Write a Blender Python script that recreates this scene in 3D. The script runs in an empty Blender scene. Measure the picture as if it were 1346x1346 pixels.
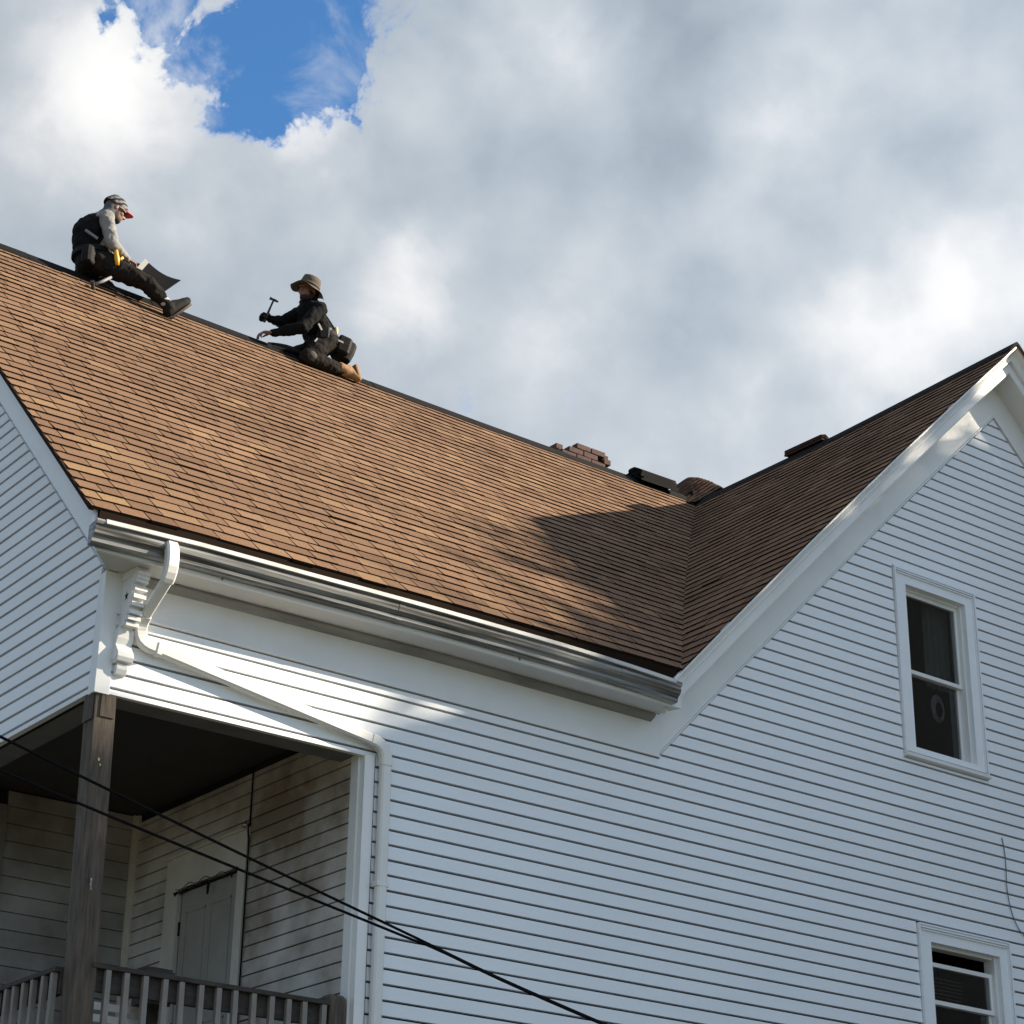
import bpy, bmesh, math, random
from mathutils import Vector, Matrix
from mathutils import noise as mnoise
rnd = random.Random(7)
SC = bpy.context.scene
COL = SC.collection

# ------------------------------------------------------------------ camera
CAM = Vector((-5.3985, -11.2784, -0.5562))
YAW, PITCH, ROLL, FPX = 0.6499, 0.4277, 0.0159, 2778.69 / 1346
fwd = Vector((math.sin(YAW) * math.cos(PITCH), math.cos(YAW) * math.cos(PITCH), math.sin(PITCH)))
rgt0 = Vector((math.cos(YAW), -math.sin(YAW), 0))
up0 = rgt0.cross(fwd)
rgt = math.cos(ROLL) * rgt0 + math.sin(ROLL) * up0
upv = -math.sin(ROLL) * rgt0 + math.cos(ROLL) * up0
cd = bpy.data.cameras.new('camera')
cd.sensor_width = 36; cd.lens = 36 * FPX; cd.clip_start = 0.1; cd.clip_end = 2000
co = bpy.data.objects.new('camera', cd); COL.objects.link(co)
co.matrix_world = Matrix(((rgt.x, upv.x, -fwd.x, CAM.x), (rgt.y, upv.y, -fwd.y, CAM.y), (rgt.z, upv.z, -fwd.z, CAM.z), (0, 0, 0, 1)))
SC.camera = co

# ------------------------------------------------------------------ world: sky with broken cloud
SUN = Vector((0.795, -0.430, 0.432)).normalized()
wd = bpy.data.worlds.new('World'); SC.world = wd; wd.use_nodes = True
nt = wd.node_tree; nt.nodes.clear()
def N(t, **k):
    n = nt.nodes.new(t)
    for a, b in k.items(): setattr(n, a, b)
    return n
def lk(a, b): nt.links.new(a, b)
def M(op, a, b=None, c=None, clamp=False):
    n = N('ShaderNodeMath', operation=op); n.use_clamp = clamp
    for i, v in enumerate((a, b, c)):
        if v is None: continue
        if isinstance(v, (int, float)): n.inputs[i].default_value = v
        else: lk(v, n.inputs[i])
    return n.outputs[0]
out = N('ShaderNodeOutputWorld'); bg = N('ShaderNodeBackground'); bg.inputs[1].default_value = 0.062
lk(bg.outputs[0], out.inputs[0])
sky = N('ShaderNodeTexSky', sky_type='NISHITA'); sky.sun_disc = False
sky.sun_elevation = math.asin(SUN.z); sky.sun_rotation = math.atan2(SUN.x, SUN.y)
sky.air_density = 1.0; sky.dust_density = 0.35; sky.ozone_density = 2.0
tc = N('ShaderNodeTexCoord'); D = tc.outputs['Generated']
wn = N('ShaderNodeTexNoise', noise_dimensions='3D'); lk(D, wn.inputs['Vector']); wn.inputs['Scale'].default_value = 20.0
wn.inputs['Detail'].default_value = 7.0; wn.inputs['Roughness'].default_value = 0.56; wn.inputs['Distortion'].default_value = 0.4
w1_ = N('ShaderNodeVectorMath', operation='SUBTRACT'); lk(wn.outputs['Color'], w1_.inputs[0]); w1_.inputs[1].default_value = (.5, .5, .5)
w2_ = N('ShaderNodeVectorMath', operation='SCALE'); lk(w1_.outputs[0], w2_.inputs[0]); w2_.inputs['Scale'].default_value = 0.105
w3_ = N('ShaderNodeVectorMath', operation='ADD'); lk(D, w3_.inputs[0]); lk(w2_.outputs[0], w3_.inputs[1]); DW = w3_.outputs[0]
w4_ = N('ShaderNodeVectorMath', operation='SCALE'); lk(w1_.outputs[0], w4_.inputs[0]); w4_.inputs['Scale'].default_value = 0.05
w5_ = N('ShaderNodeVectorMath', operation='ADD'); lk(D, w5_.inputs[0]); lk(w4_.outputs[0], w5_.inputs[1]); DS = w5_.outputs[0]
def gauss(c, sig, DW=DS):           # soft patch of sky round the direction c, sig in radians
    s = N('ShaderNodeVectorMath', operation='DISTANCE'); lk(DW, s.inputs[0]); s.inputs[1].default_value = c
    q = M('MULTIPLY', M('POWER', M('DIVIDE', s.outputs['Value'], sig), 2.0), -1.0)
    return M('EXPONENT', q)
def add(vals):
    r = vals[0]
    for v in vals[1:]: r = M('ADD', r, v)
    return r
def fbm(scale, detail, rough, off=(0, 0, 0), dist=0.0):
    mp = N('ShaderNodeMapping'); lk(D, mp.inputs[0]); mp.inputs['Location'].default_value = off
    n = N('ShaderNodeTexNoise', noise_dimensions='3D'); lk(mp.outputs[0], n.inputs['Vector'])
    n.inputs['Scale'].default_value = scale; n.inputs['Detail'].default_value = detail
    n.inputs['Roughness'].default_value = rough; n.inputs['Distortion'].default_value = dist
    return n.outputs['Fac']
PX = 1 / 2778.69
holes = [((0.3914, 0.7013, 0.5958), 78, 1.0), ((0.3609, 0.7119, 0.6025), 62, .85), ((0.4183, 0.691, 0.5896), 62, .95),
         ((0.3898, 0.7224, 0.5711), 42, .75), ((0.4381, 0.6897, 0.5765), 26, .7), ((0.3457, 0.7256, 0.5949), 46, .9), ((0.352, 0.714, 0.605), 40, .8),
         ((0.40, 0.672, 0.623), 110, .8)]
hole = add([M('MULTIPLY', gauss(c, s * 1.12 * PX, DW), w) for c, s, w in holes])
hole = M('MINIMUM', hole, 1.15)
n1 = fbm(15.0, 13.0, 0.66, (0, 0, 0), 0.6)
n1b = fbm(50.0, 9.0, 0.66, (4, 2, 1), 0.9)
nbig = fbm(2.3, 3.0, 0.5, (3.1, 1.2, 0.4))
cov = M('ADD', M('MULTIPLY', M('SUBTRACT', n1, 0.5), 3.4), M('MULTIPLY', M('SUBTRACT', nbig, 0.46), 2.2))
cov = M('ADD', cov, M('MULTIPLY', M('SUBTRACT', n1b, 0.5), 2.0))
# a full bank of cloud stands over the roofs (the part of the sky in view); broken sky elsewhere
bank = add([gauss((0.50, 0.66, 0.56), 0.42), gauss((0.40, 0.78, 0.45), 0.30), gauss((0.70, 0.52, 0.5), 0.3)])
cov = M('ADD', cov, M('MULTIPLY', M('MINIMUM', bank, 1.0), 1.25))
cov = M('SUBTRACT', cov, M('MULTIPLY', hole, 1.95))
mr = N('ShaderNodeMapRange', interpolation_type='SMOOTHSTEP'); lk(cov, mr.inputs[0])
mr.inputs[1].default_value = -0.45; mr.inputs[2].default_value = 0.50
veil = fbm(15.0, 10.0, 0.6, (8.3, 2.2, 6.1), 0.5)
vr = N('ShaderNodeMapRange', interpolation_type='SMOOTHSTEP'); lk(veil, vr.inputs[0]); vr.inputs[1].default_value = .42; vr.inputs[2].default_value = .66; vr.inputs[4].default_value = .6
mask = M('MAXIMUM', mr.outputs[0], vr.outputs[0])
# brightness of the cloud: white where thin or sunlit, grey in the thick bases
lit = add([M('MULTIPLY', gauss((0.335, 0.757, 0.560), 125 * PX), .44), M('MULTIPLY', gauss((0.4175, 0.713, 0.5633), 62 * PX), .30),
           M('MULTIPLY', gauss((0.32, 0.74, 0.59), 95 * PX), .25),
           M('MULTIPLY', gauss((0.4793, 0.7178, 0.5049), 60 * PX), .26), M('MULTIPLY', gauss((0.4825, 0.6253, 0.6133), 80 * PX), .28),
           M('MULTIPLY', gauss((0.695, 0.5183, 0.502), 130 * PX), .20), M('MULTIPLY', gauss((0.6571, 0.5874, 0.4724), 150 * PX), .20),
           M('MULTIPLY', gauss((0.60, 0.555, 0.577), 90 * PX), .16), M('MULTIPLY', gauss((0.54, 0.68, 0.495), 150 * PX), .10)])
dark = add([M('MULTIPLY', gauss((0.5578, 0.6169, 0.5553), 95 * PX), .15), M('MULTIPLY', gauss((0.535, 0.585, 0.610), 70 * PX), .16),
            M('MULTIPLY', gauss((0.64, 0.53, 0.555), 100 * PX), .13), M('MULTIPLY', gauss((0.565, 0.66, 0.495), 70 * PX), .07)])
n2 = fbm(6.5, 5.0, 0.5, (1.7, 0.3, 5.0), 0.1)
n2s = fbm(5.5, 4.0, 0.5, (1.7 - 0.02, 0.3 + 0.012, 5.0 - 0.03), 0.6)
n3 = fbm(15.0, 6.0, 0.5, (0.2, 7.0, 2.0), 0.1)
n3s = fbm(15.0, 6.0, 0.5, (0.2 - 0.2, 7.0 + 0.1, 2.0 - 0.25), 0.1)
n5 = fbm(8.5, 7.0, 0.5, (2.2, 4.0, 9.0), 0.3)
billow = M('MULTIPLY', M('SUBTRACT', M('ABSOLUTE', M('SUBTRACT', n5, 0.5)), 0.07), 0.55)
relief = add([M('MULTIPLY', M('SUBTRACT', n3, n3s), 0.42), M('MULTIPLY', M('SUBTRACT', n2, 0.5), 0.44), billow])
thin = M('MULTIPLY', M('SUBTRACT', 1.0, mask), 0.35)
br = add([M('ADD', lit, 0.52), relief, thin, M('MULTIPLY', M('SUBTRACT', n3, 0.5), 0.22)])
br = M('SUBTRACT', br, M('ADD', dark, M('MULTIPLY', M('MINIMUM', bank, 1.0), .10)))
cr = N('ShaderNodeValToRGB'); lk(br, cr.inputs[0])
e = cr.color_ramp.elements
e[0].position = 0.12; e[0].color = (0.29, 0.345, 0.41, 1)
e[1].position = 1.0; e[1].color = (0.99, 0.985, 0.97, 1)
for p_, c_ in ((0.33, (0.40, 0.463, 0.53, 1)), (0.55, (0.545, 0.592, 0.645, 1)), (0.78, (0.80, 0.812, 0.828, 1))):
    q_ = e.new(p_); q_.color = c_
sc10 = N('ShaderNodeMix', data_type='RGBA', blend_type='MULTIPLY'); sc10.inputs[0].default_value = 1
lk(cr.outputs[0], sc10.inputs[6]); 
sdot = N('ShaderNodeVectorMath', operation='DOT_PRODUCT'); lk(D, sdot.inputs[0]); sdot.inputs[1].default_value = SUN
fwdsc = M('MULTIPLY', M('MAXIMUM', M('ADD', sdot.outputs['Value'], 0.55), 0.0), 2.5)   # cloud on the sun's side is brighter
sunny = M('ADD', M('MULTIPLY', fwdsc, 1.45), 5.0)
cmb = N('ShaderNodeCombineXYZ')
for i_ in range(3): lk(sunny, cmb.inputs[i_])
lk(cmb.outputs[0], sc10.inputs[7])
skm = N('ShaderNodeMix', data_type='RGBA', blend_type='MULTIPLY'); skm.inputs[0].default_value = 1
lk(sky.outputs[0], skm.inputs[6]); skm.inputs[7].default_value = (0.72, 1.22, 1.58, 1)
mx = N('ShaderNodeMix', data_type='RGBA'); lk(mask, mx.inputs[0]); lk(skm.outputs[2], mx.inputs[6]); lk(sc10.outputs[2], mx.inputs[7])
lk(mx.outputs[2], bg.inputs[0])

# ------------------------------------------------------------------ sun, view
sl = bpy.data.lights.new('sun', 'SUN'); sl.energy = 5.0; sl.angle = math.radians(0.53); sl.color = (1.0, 0.86, 0.67)
so = bpy.data.objects.new('sun', sl); COL.objects.link(so)
so.rotation_euler = (-SUN).to_track_quat('-Z', 'Y').to_euler(); so.location = SUN * 60
SC.view_settings.view_transform = 'Standard'
SC.view_settings.look = 'None'; SC.view_settings.exposure = 1.12; SC.view_settings.gamma = 1.0
SC.view_settings.use_curve_mapping = False

# ------------------------------------------------------------------ materials
def mat(name, col, rough=0.6, var=0.0, vscale=3.0, bump=0.0, bscale=40.0, metal=0.0, stretch=(1, 1, 1), col2=None, spec=0.5, thr=None):
    m = bpy.data.materials.new(name); m.use_nodes = True
    t = m.node_tree; b = t.nodes['Principled BSDF']
    b.inputs['Roughness'].default_value = rough; b.inputs['Metallic'].default_value = metal
    b.inputs['Specular IOR Level'].default_value = spec
    b.inputs['Base Color'].default_value = (*col, 1)
    tcn = t.nodes.new('ShaderNodeTexCoord'); mp = t.nodes.new('ShaderNodeMapping')
    t.links.new(tcn.outputs['Object'], mp.inputs[0]); mp.inputs['Scale'].default_value = stretch
    if var or col2:
        n = t.nodes.new('ShaderNodeTexNoise'); t.links.new(mp.outputs[0], n.inputs['Vector'])
        n.inputs['Scale'].default_value = vscale; n.inputs['Detail'].default_value = 6; n.inputs['Roughness'].default_value = .6
        r = t.nodes.new('ShaderNodeValToRGB'); t.links.new(n.outputs['Fac'], r.inputs[0])
        lo, hi = thr or (0.3, 0.7)
        r.color_ramp.elements[0].position = lo; r.color_ramp.elements[1].position = hi
        c2 = col2 or tuple(c * (1 - var) for c in col)
        r.color_ramp.elements[0].color = (*c2, 1); r.color_ramp.elements[1].color = (*col, 1)
        t.links.new(r.outputs[0], b.inputs['Base Color'])
    if bump:
        n2_ = t.nodes.new('ShaderNodeTexNoise'); t.links.new(mp.outputs[0], n2_.inputs['Vector'])
        n2_.inputs['Scale'].default_value = bscale; n2_.inputs['Detail'].default_value = 5
        bp = t.nodes.new('ShaderNodeBump'); bp.inputs['Strength'].default_value = bump; bp.inputs['Distance'].default_value = 0.01
        t.links.new(n2_.outputs['Fac'], bp.inputs['Height']); t.links.new(bp.outputs[0], b.inputs['Normal'])
    return m
def shingle_mat():
    m = bpy.data.materials.new('asphalt_shingle'); m.use_nodes = True
    t = m.node_tree; b = t.nodes['Principled BSDF']; b.inputs['Roughness'].default_value = .92; b.inputs['Specular IOR Level'].default_value = .15
    a = t.nodes.new('ShaderNodeAttribute'); a.attribute_name = 'tone'
    r = t.nodes.new('ShaderNodeValToRGB'); t.links.new(a.outputs['Fac'], r.inputs[0])
    el = r.color_ramp.elements
    el[0].position = 0; el[0].color = (0.120, 0.068, 0.041, 1); el[1].position = 1; el[1].color = (0.286, 0.190, 0.097, 1)
    for p_, c_ in ((.35, (0.172, 0.101, 0.061, 1)), (.62, (0.196, 0.118, 0.072, 1)), (.82, (0.231, 0.144, 0.080, 1))):
        q_ = el.new(p_); q_.color = c_
    g = t.nodes.new('ShaderNodeTexCoord')
    n = t.nodes.new('ShaderNodeTexNoise'); t.links.new(g.outputs['Object'], n.inputs['Vector']); n.inputs['Scale'].default_value = 130; n.inputs['Detail'].default_value = 3
    n4 = t.nodes.new('ShaderNodeTexNoise'); t.links.new(g.outputs['Object'], n4.inputs['Vector']); n4.inputs['Scale'].default_value = 1.1; n4.inputs['Detail'].default_value = 4
    mm = t.nodes.new('ShaderNodeMapRange'); t.links.new(n.outputs['Fac'], mm.inputs[0]); mm.inputs[1].default_value = .3; mm.inputs[2].default_value = .7; mm.inputs[3].default_value = .66; mm.inputs[4].default_value = 1.30
    m4 = t.nodes.new('ShaderNodeMapRange'); t.links.new(n4.outputs['Fac'], m4.inputs[0]); m4.inputs[1].default_value = .3; m4.inputs[2].default_value = .7; m4.inputs[3].default_value = .88; m4.inputs[4].default_value = 1.1
    mu = t.nodes.new('ShaderNodeMath'); mu.operation = 'MULTIPLY'; t.links.new(mm.outputs[0], mu.inputs[0]); t.links.new(m4.outputs[0], mu.inputs[1])
    vm = t.nodes.new('ShaderNodeVectorMath'); vm.operation = 'SCALE'; t.links.new(r.outputs[0], vm.inputs[0]); t.links.new(mu.outputs[0], vm.inputs['Scale'])
    t.links.new(vm.outputs[0], b.inputs['Base Color'])
    bp = t.nodes.new('ShaderNodeBump'); bp.inputs['Strength'].default_value = .5; bp.inputs['Distance'].default_value = .004
    t.links.new(n.outputs['Fac'], bp.inputs['Height']); t.links.new(bp.outputs[0], b.inputs['Normal'])
    return m
MT = {}
MT['siding'] = mat('white_vinyl_siding', (.825, .862, .90), .5, .07, 1.4, .25, 3.5, stretch=(.6, 1, 2.5))
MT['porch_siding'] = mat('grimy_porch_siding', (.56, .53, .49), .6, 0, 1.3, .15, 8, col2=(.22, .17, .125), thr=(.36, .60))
MT['trim'] = mat('white_painted_trim', (.77, .78, .78), .32, .10, 2.2, .1, 20)
MT['soffit'] = mat('white_soffit_paint', (.66, .66, .65), .6, .1, 2.0)
MT['mould'] = mat('shade_grey_bed_moulding', (.36, .365, .37), .7, 0, 2.5, .1, 12, col2=(.15, .152, .155), stretch=(.5, 2, 2))  # contact shade under the eave put into the moulding's colour
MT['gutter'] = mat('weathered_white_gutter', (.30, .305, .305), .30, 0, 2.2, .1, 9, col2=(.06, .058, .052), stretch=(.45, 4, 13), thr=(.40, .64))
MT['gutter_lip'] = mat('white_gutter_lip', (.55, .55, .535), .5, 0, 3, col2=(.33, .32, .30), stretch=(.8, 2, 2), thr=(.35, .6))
MT['spout'] = mat('cream_white_downspout', (.74, .74, .72), .4, .07, 3, .08, 14)
MT['shingle'] = shingle_mat()
MT['asphalt'] = mat('dark_asphalt_edge', (.020, .013, .009), .95, spec=.1)
MT['back_roof'] = mat('brown_asphalt_roofing', (.078, .042, .029), .95, .4, 9, .5, 60, spec=.1)
MT['tar'] = mat('black_roofing_felt', (.004, .004, .0045), .95, spec=.06)
MT['black_vent'] = mat('black_plastic_vent', (.0065, .0065, .007), .9, .3, 12, .2, 50, spec=.15)
MT['core'] = mat('shade_dark_sheathing', (.018, .018, .02), .95, spec=.1)  # dark tone stands in for butt shadows in the siding gaps
MT['wood'] = mat('weathered_grey_wood', (.112, .088, .066), .85, 0, 9, .35, 22, stretch=(5, 5, .5), col2=(.045, .036, .029), thr=(.35, .65))
MT['rail_wood'] = mat('dark_weathered_rail', (.055, .046, .039), .85, 0, 9, .3, 22, stretch=(1, 3, 3), col2=(.022, .019, .016))
MT['bal_wood'] = mat('grey_baluster_wood', (.27, .25, .225), .85, .35, 9, .2, 22, stretch=(5, 5, .6))
MT['header'] = mat('grey_porch_header', (.17, .165, .16), .8, .3, 4)
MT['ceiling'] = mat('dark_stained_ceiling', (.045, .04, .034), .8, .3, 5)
MT['door'] = mat('offwhite_door_paint', (.33, .315, .275), .5, .2, 2.5)
MT['back_siding'] = mat('dark_back_wall_siding', (.34, .335, .32), .65, 0, 1.3, .15, 8, col2=(.16, .14, .12), thr=(.36, .62))  # darker grey than the right porch wall, mottled at random
MT['ptrim'] = mat('dusty_white_trim', (.62, .58, .51), .6, .25, 2.5)
MT['brick'] = mat('red_brown_brick', (.095, .050, .040), .9, .45, 18, .4, 60)
MT['mortar'] = mat('old_mortar', (.20, .17, .145), .95, .3, 20, .4, 50)
MT['darkroom'] = mat('dark_room_plaster', (.012, .011, .010), .95, spec=.1)
MT['curtain'] = mat('grey_curtain_cloth', (.055, .065, .06), .9, .3, 3, stretch=(14, 1, .4))
MT['ornament'] = mat('clear_window_ornament', (.032, .034, .034), .3, .3, 30)
MT['cable'] = mat('black_cable_rubber', (.006, .006, .007), .9, spec=.1)
MT['sock'] = mat('grey_knit_sock', (.42, .41, .40), .9)
MT['skin'] = mat('tan_skin', (.22, .112, .075), .55, .15, 20)
MT['beard'] = mat('dark_beard_hair', (.02, .015, .012), .8, bump=.6, bscale=150)
MT['grey_shirt'] = mat('heather_grey_shirt', (.235, .23, .225), .9, .2, 30, .5, 18)
MT['black_cloth'] = mat('black_work_cloth', (.008, .008, .0085), .9, .35, 15, .5, 16, spec=.12)
MT['vest'] = mat('black_safety_vest', (.008, .008, .009), .9, .3, 12, .5, 16, spec=.12)
MT['trouser'] = mat('charcoal_work_trousers', (.020, .017, .0155), .9, .45, 14, .6, 15, spec=.12)
MT['knee'] = mat('grey_knee_patch', (.055, .05, .047), .85, .3, 20)
MT['leather'] = mat('black_leather_pouch', (.008, .008, .008), .7, .4, 20, .4, 30, spec=.2)
MT['shoe'] = mat('black_work_shoe', (.012, .011, .011), .8, .3, 20, spec=.2)
MT['sole'] = mat('grey_brown_sole', (.08, .062, .052), .9)
MT['boot'] = mat('tan_work_boot', (.32, .175, .070), .75, .35, 14, .4, 30)
MT['boot_sole'] = mat('amber_boot_sole', (.30, .15, .06), .8)
MT['olive'] = mat('olive_tan_hat_cloth', (.095, .08, .055), .9, .25, 20, .5, 30)
MT['olive_dark'] = mat('dark_hat_band', (.085, .068, .05), .9, .2, 20)
MT['red'] = mat('red_cap_visor', (.42, .03, .03), .6)
MT['grey_knit'] = mat('dark_grey_neck_cloth', (.085, .085, .088), .95, .3, 20, .5, 30)
MT['steel'] = mat('worn_steel', (.40, .40, .40), .35, .2, 20, metal=.9)
MT['grip'] = mat('black_rubber_grip', (.02, .02, .02), .6)
MT['wrap'] = mat('pale_grey_handle', (.20, .20, .195), .6)
MT['yellow'] = mat('yellow_plastic_tool', (.70, .38, .03), .5)
MT['cream'] = mat('pale_yellow_webbing', (.50, .47, .22), .8)
MT['ground'] = mat('dry_lawn_and_gravel', (.16, .15, .10), .95, .4, .8, .4, 6)
MT['nb_wall'] = mat('tan_clapboard', (.24, .21, .17), .7, .1, 2)
MT['bark'] = mat('brown_bark', (.10, .075, .055), .9, .4, 8, .5, 10)
MT['leaf'] = mat('green_leaf', (.07, .10, .03), .6, .4, 1.5)
MT['pole'] = mat('weathered_pole_wood', (.17, .13, .10), .9, .3, 6, stretch=(4, 4, .4))
def striped():
    m = mat('grey_and_black_striped_knit', (.36, .35, .36), .95, bump=.4, bscale=120)
    t = m.node_tree; b = t.nodes['Principled BSDF']
    g = t.nodes.new('ShaderNodeTexCoord'); mp = t.nodes.new('ShaderNodeMapping'); mp.inputs['Rotation'].default_value = (.15, .35, 0)
    w = t.nodes.new('ShaderNodeTexWave'); w.bands_direction = 'Z'; w.inputs['Scale'].default_value = 6.0; w.inputs['Distortion'].default_value = 2.2; w.inputs['Detail Scale'].default_value = 3
    t.links.new(g.outputs['Object'], mp.inputs[0]); t.links.new(mp.outputs[0], w.inputs[0])
    r = t.nodes.new('ShaderNodeValToRGB'); t.links.new(w.outputs['Fac'], r.inputs[0])
    r.color_ramp.elements[0].position = .42; r.color_ramp.elements[0].color = (.022, .021, .026, 1)
    r.color_ramp.elements[1].position = .62; r.color_ramp.elements[1].color = (.20, .195, .20, 1)
    t.links.new(r.outputs[0], b.inputs['Base Color']); return m
MT['stripe'] = striped()
def glass_mat():
    m = bpy.data.materials.new('window_glass'); m.use_nodes = True; b = m.node_tree.nodes['Principled BSDF']
    b.inputs['Base Color'].default_value = (.9, .93, .92, 1); b.inputs['Roughness'].default_value = .02
    b.inputs['Transmission Weight'].default_value = 1.0; b.inputs['IOR'].default_value = 1.45
    return m
MT['glass'] = glass_mat()

# ------------------------------------------------------------------ mesh helpers
class MB:
    def __init__(s): s.v = []; s.f = []; s.m = []; s.t = []
    def face(s, pts, m=0, tone=0.5):
        b = len(s.v); s.v.extend([tuple(p) for p in pts]); s.f.append(tuple(range(b, b + len(pts)))); s.m.append(m); s.t.append(tone)
    def idx(s, verts, faces, m=0, tone=0.5):
        b = len(s.v); s.v.extend([tuple(p) for p in verts])
        for f in faces: s.f.append(tuple(b + i for i in f)); s.m.append(m); s.t.append(tone)
    def box(s, a, b, m=0):
        x0, y0, z0 = a; x1, y1, z1 = b
        s.idx([(x0, y0, z0), (x1, y0, z0), (x1, y1, z0), (x0, y1, z0), (x0, y0, z1), (x1, y0, z1), (x1, y1, z1), (x0, y1, z1)],
              [(3, 2, 1, 0), (4, 5, 6, 7), (0, 1, 5, 4), (1, 2, 6, 5), (2, 3, 7, 6), (3, 0, 4, 7)], m)
    def obox(s, c, ax, ay, az, m=0):      # centre and three half-axes
        c = Vector(c); ax, ay, az = Vector(ax), Vector(ay), Vector(az)
        vs = [c + sx * ax + sy * ay + sz * az for sz in (-1, 1) for sx, sy in ((-1, -1), (1, -1), (1, 1), (-1, 1))]
        s.idx(vs, [(3, 2, 1, 0), (4, 5, 6, 7), (0, 1, 5, 4), (1, 2, 6, 5), (2, 3, 7, 6), (3, 0, 4, 7)], m)
    def loft(s, rings, m=0, closed=True, caps=True, tone=.5):
        n = len(rings[0]); vs = [p for r in rings for p in r]; fs = []
        for i in range(len(rings) - 1):
            for j in range(n if closed else n - 1):
                k = (j + 1) % n
                fs.append((i * n + j, i * n + k, (i + 1) * n + k, (i + 1) * n + j))
        if caps and closed:
            fs.append(tuple(range(n))[::-1]); fs.append(tuple((len(rings) - 1) * n + j for j in range(n)))
        s.idx(vs, fs, m, tone)
    def tube(s, path, rad, n=8, m=0):
        path = [Vector(p) for p in path]; rings = []
        ref = Vector((0, 0, 1))
        for i, p in enumerate(path):
            d = (path[min(i + 1, len(path) - 1)] - path[max(i - 1, 0)]).normalized()
            r0 = ref if abs(d.dot(ref)) < .95 else Vector((1, 0, 0))
            a = d.cross(r0).normalized(); b = d.cross(a).normalized()
            rr = rad[i] if isinstance(rad, (list, tuple)) else rad
            rings.append([p + rr * (math.cos(2 * math.pi * k / n) * a + math.sin(2 * math.pi * k / n) * b) for k in range(n)])
        s.loft(rings, m)
    def prism(s, poly, ext, m=0):           # list of 3D points extruded along ext
        e_ = Vector(ext); a = [Vector(p) for p in poly]; s.loft([a, [p + e_ for p in a]], m)
    def build(s, name, mats, parent=None, smooth=False, tone=False, bevel=0.0):
        me = bpy.data.meshes.new(name); me.from_pydata(s.v, [], s.f)
        if not isinstance(mats, (list, tuple)): mats = [mats]
        for q in mats: me.materials.append(q)
        me.polygons.foreach_set('material_index', s.m)
        if smooth: me.polygons.foreach_set('use_smooth', [True] * len(s.f))
        if tone:
            at = me.attributes.new('tone', 'FLOAT', 'FACE'); at.data.foreach_set('value', s.t)
        bm = bmesh.new(); bm.from_mesh(me)
        if not tone: bmesh.ops.remove_doubles(bm, verts=bm.verts, dist=1e-5)
        bmesh.ops.recalc_face_normals(bm, faces=bm.faces)
        if bevel: bmesh.ops.bevel(bm, geom=bm.edges[:], offset=bevel, segments=2, profile=.7, affect='EDGES', clamp_overlap=True)
        bm.to_mesh(me); bm.free(); me.update()
        return link(name, me, parent)
WORLD = {}
def link(name, data, parent=None, loc=None, rot=None):
    o = bpy.data.objects.new(name, data); COL.objects.link(o)
    mw = Matrix.Identity(4)
    if loc is not None: mw = Matrix.Translation(loc)
    if rot is not None: mw = mw @ rot.to_4x4()
    WORLD[o.name] = mw
    if parent is not None:
        o.parent = parent; o.matrix_parent_inverse = WORLD[parent.name].inverted()
    o.matrix_basis = mw
    return o
def empty(name, loc, parent=None): 
    o = link(name, None, parent, loc); o.empty_display_size = .2; return o
def tag(o, label=None, cat=None, group=None, kind=None):
    if label: o['label'] = label
    if cat: o['category'] = cat
    if group: o['group'] = group
    if kind: o['kind'] = kind
    return o
def clip(poly, a, b, c):      # keep a*x+b*y<=c
    o = []
    for i, p in enumerate(poly):
        q = poly[(i + 1) % len(poly)]; dp = a * p[0] + b * p[1] - c; dq = a * q[0] + b * q[1] - c
        if dp <= 0: o.append(p)
        if (dp < 0 < dq) or (dq < 0 < dp):
            t = dp / (dp - dq); o.append((p[0] + (q[0] - p[0]) * t, p[1] + (q[1] - p[1]) * t))
    return o
def area(poly): return abs(sum(p[0] * q[1] - q[0] * p[1] for p, q in zip(poly, poly[1:] + poly[:1]))) / 2
def lerp_tab(tab, x):
    if x <= tab[0][0]: return tab[0][1]
    for (a, va), (b, vb) in zip(tab, tab[1:]):
        if x <= b: return va + (vb - va) * (x - a) / (b - a)
    return tab[-1][1]

# ------------------------------------------------------------------ ground
GZ = -2.2
g = MB(); g.face([(-400, -400, GZ), (400, -400, GZ), (400, 400, GZ), (-400, 400, GZ)])
tag(g.build('ground', MT['ground']), kind='structure')

# ------------------------------------------------------------------ the house
HOUSE = tag(empty('house', (4.4, 4.1, GZ)), 'white sided house with brown shingle roof and a recessed corner porch', 'house')
YR, RUN, SLEN = 4.143, 4.513, 6.24
ZE = [(-.5, 4.786), (-.26, 4.793), (.39, 4.817), (1.24, 4.829), (2.14, 4.848), (3.15, 4.862), (4.5, 4.873), (13, 4.87)]
ZR = [(-.4, 9.19), (.63, 9.186), (1.4, 9.178), (2.55, 9.16), (4.5, 9.134), (6.1, 9.121), (9, 9.12), (13, 9.12)]
ze = lambda x: lerp_tab(ZE, x)
zr = lambda x: lerp_tab(ZR, x)
def main(x, v, h=0.0):
    s = v / SLEN; z0, z1 = ze(x), zr(x)
    return Vector((x, -.37 + s * RUN - h * .698, z0 + s * (z1 - z0) + h * .716))
XF, XG = 4.46, 8.77
SAG = [(-.4, .02), (1.96, -.045), (3.5, -.035), (4.2, -.03)]
def crz(x, y):
    t = (x - XF) / (XG - XF); return 4.84 + (x - XF) * .985 + .045 * math.sin(math.pi * min(max(t, 0), 1)) + t * lerp_tab(SAG, y)
def cross(y, v, h=0.0):
    t = v / 6.05; x = XF + t * (XG - XF)
    return Vector((x - h * .70, y, crz(x, y) + h * .714))
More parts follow.
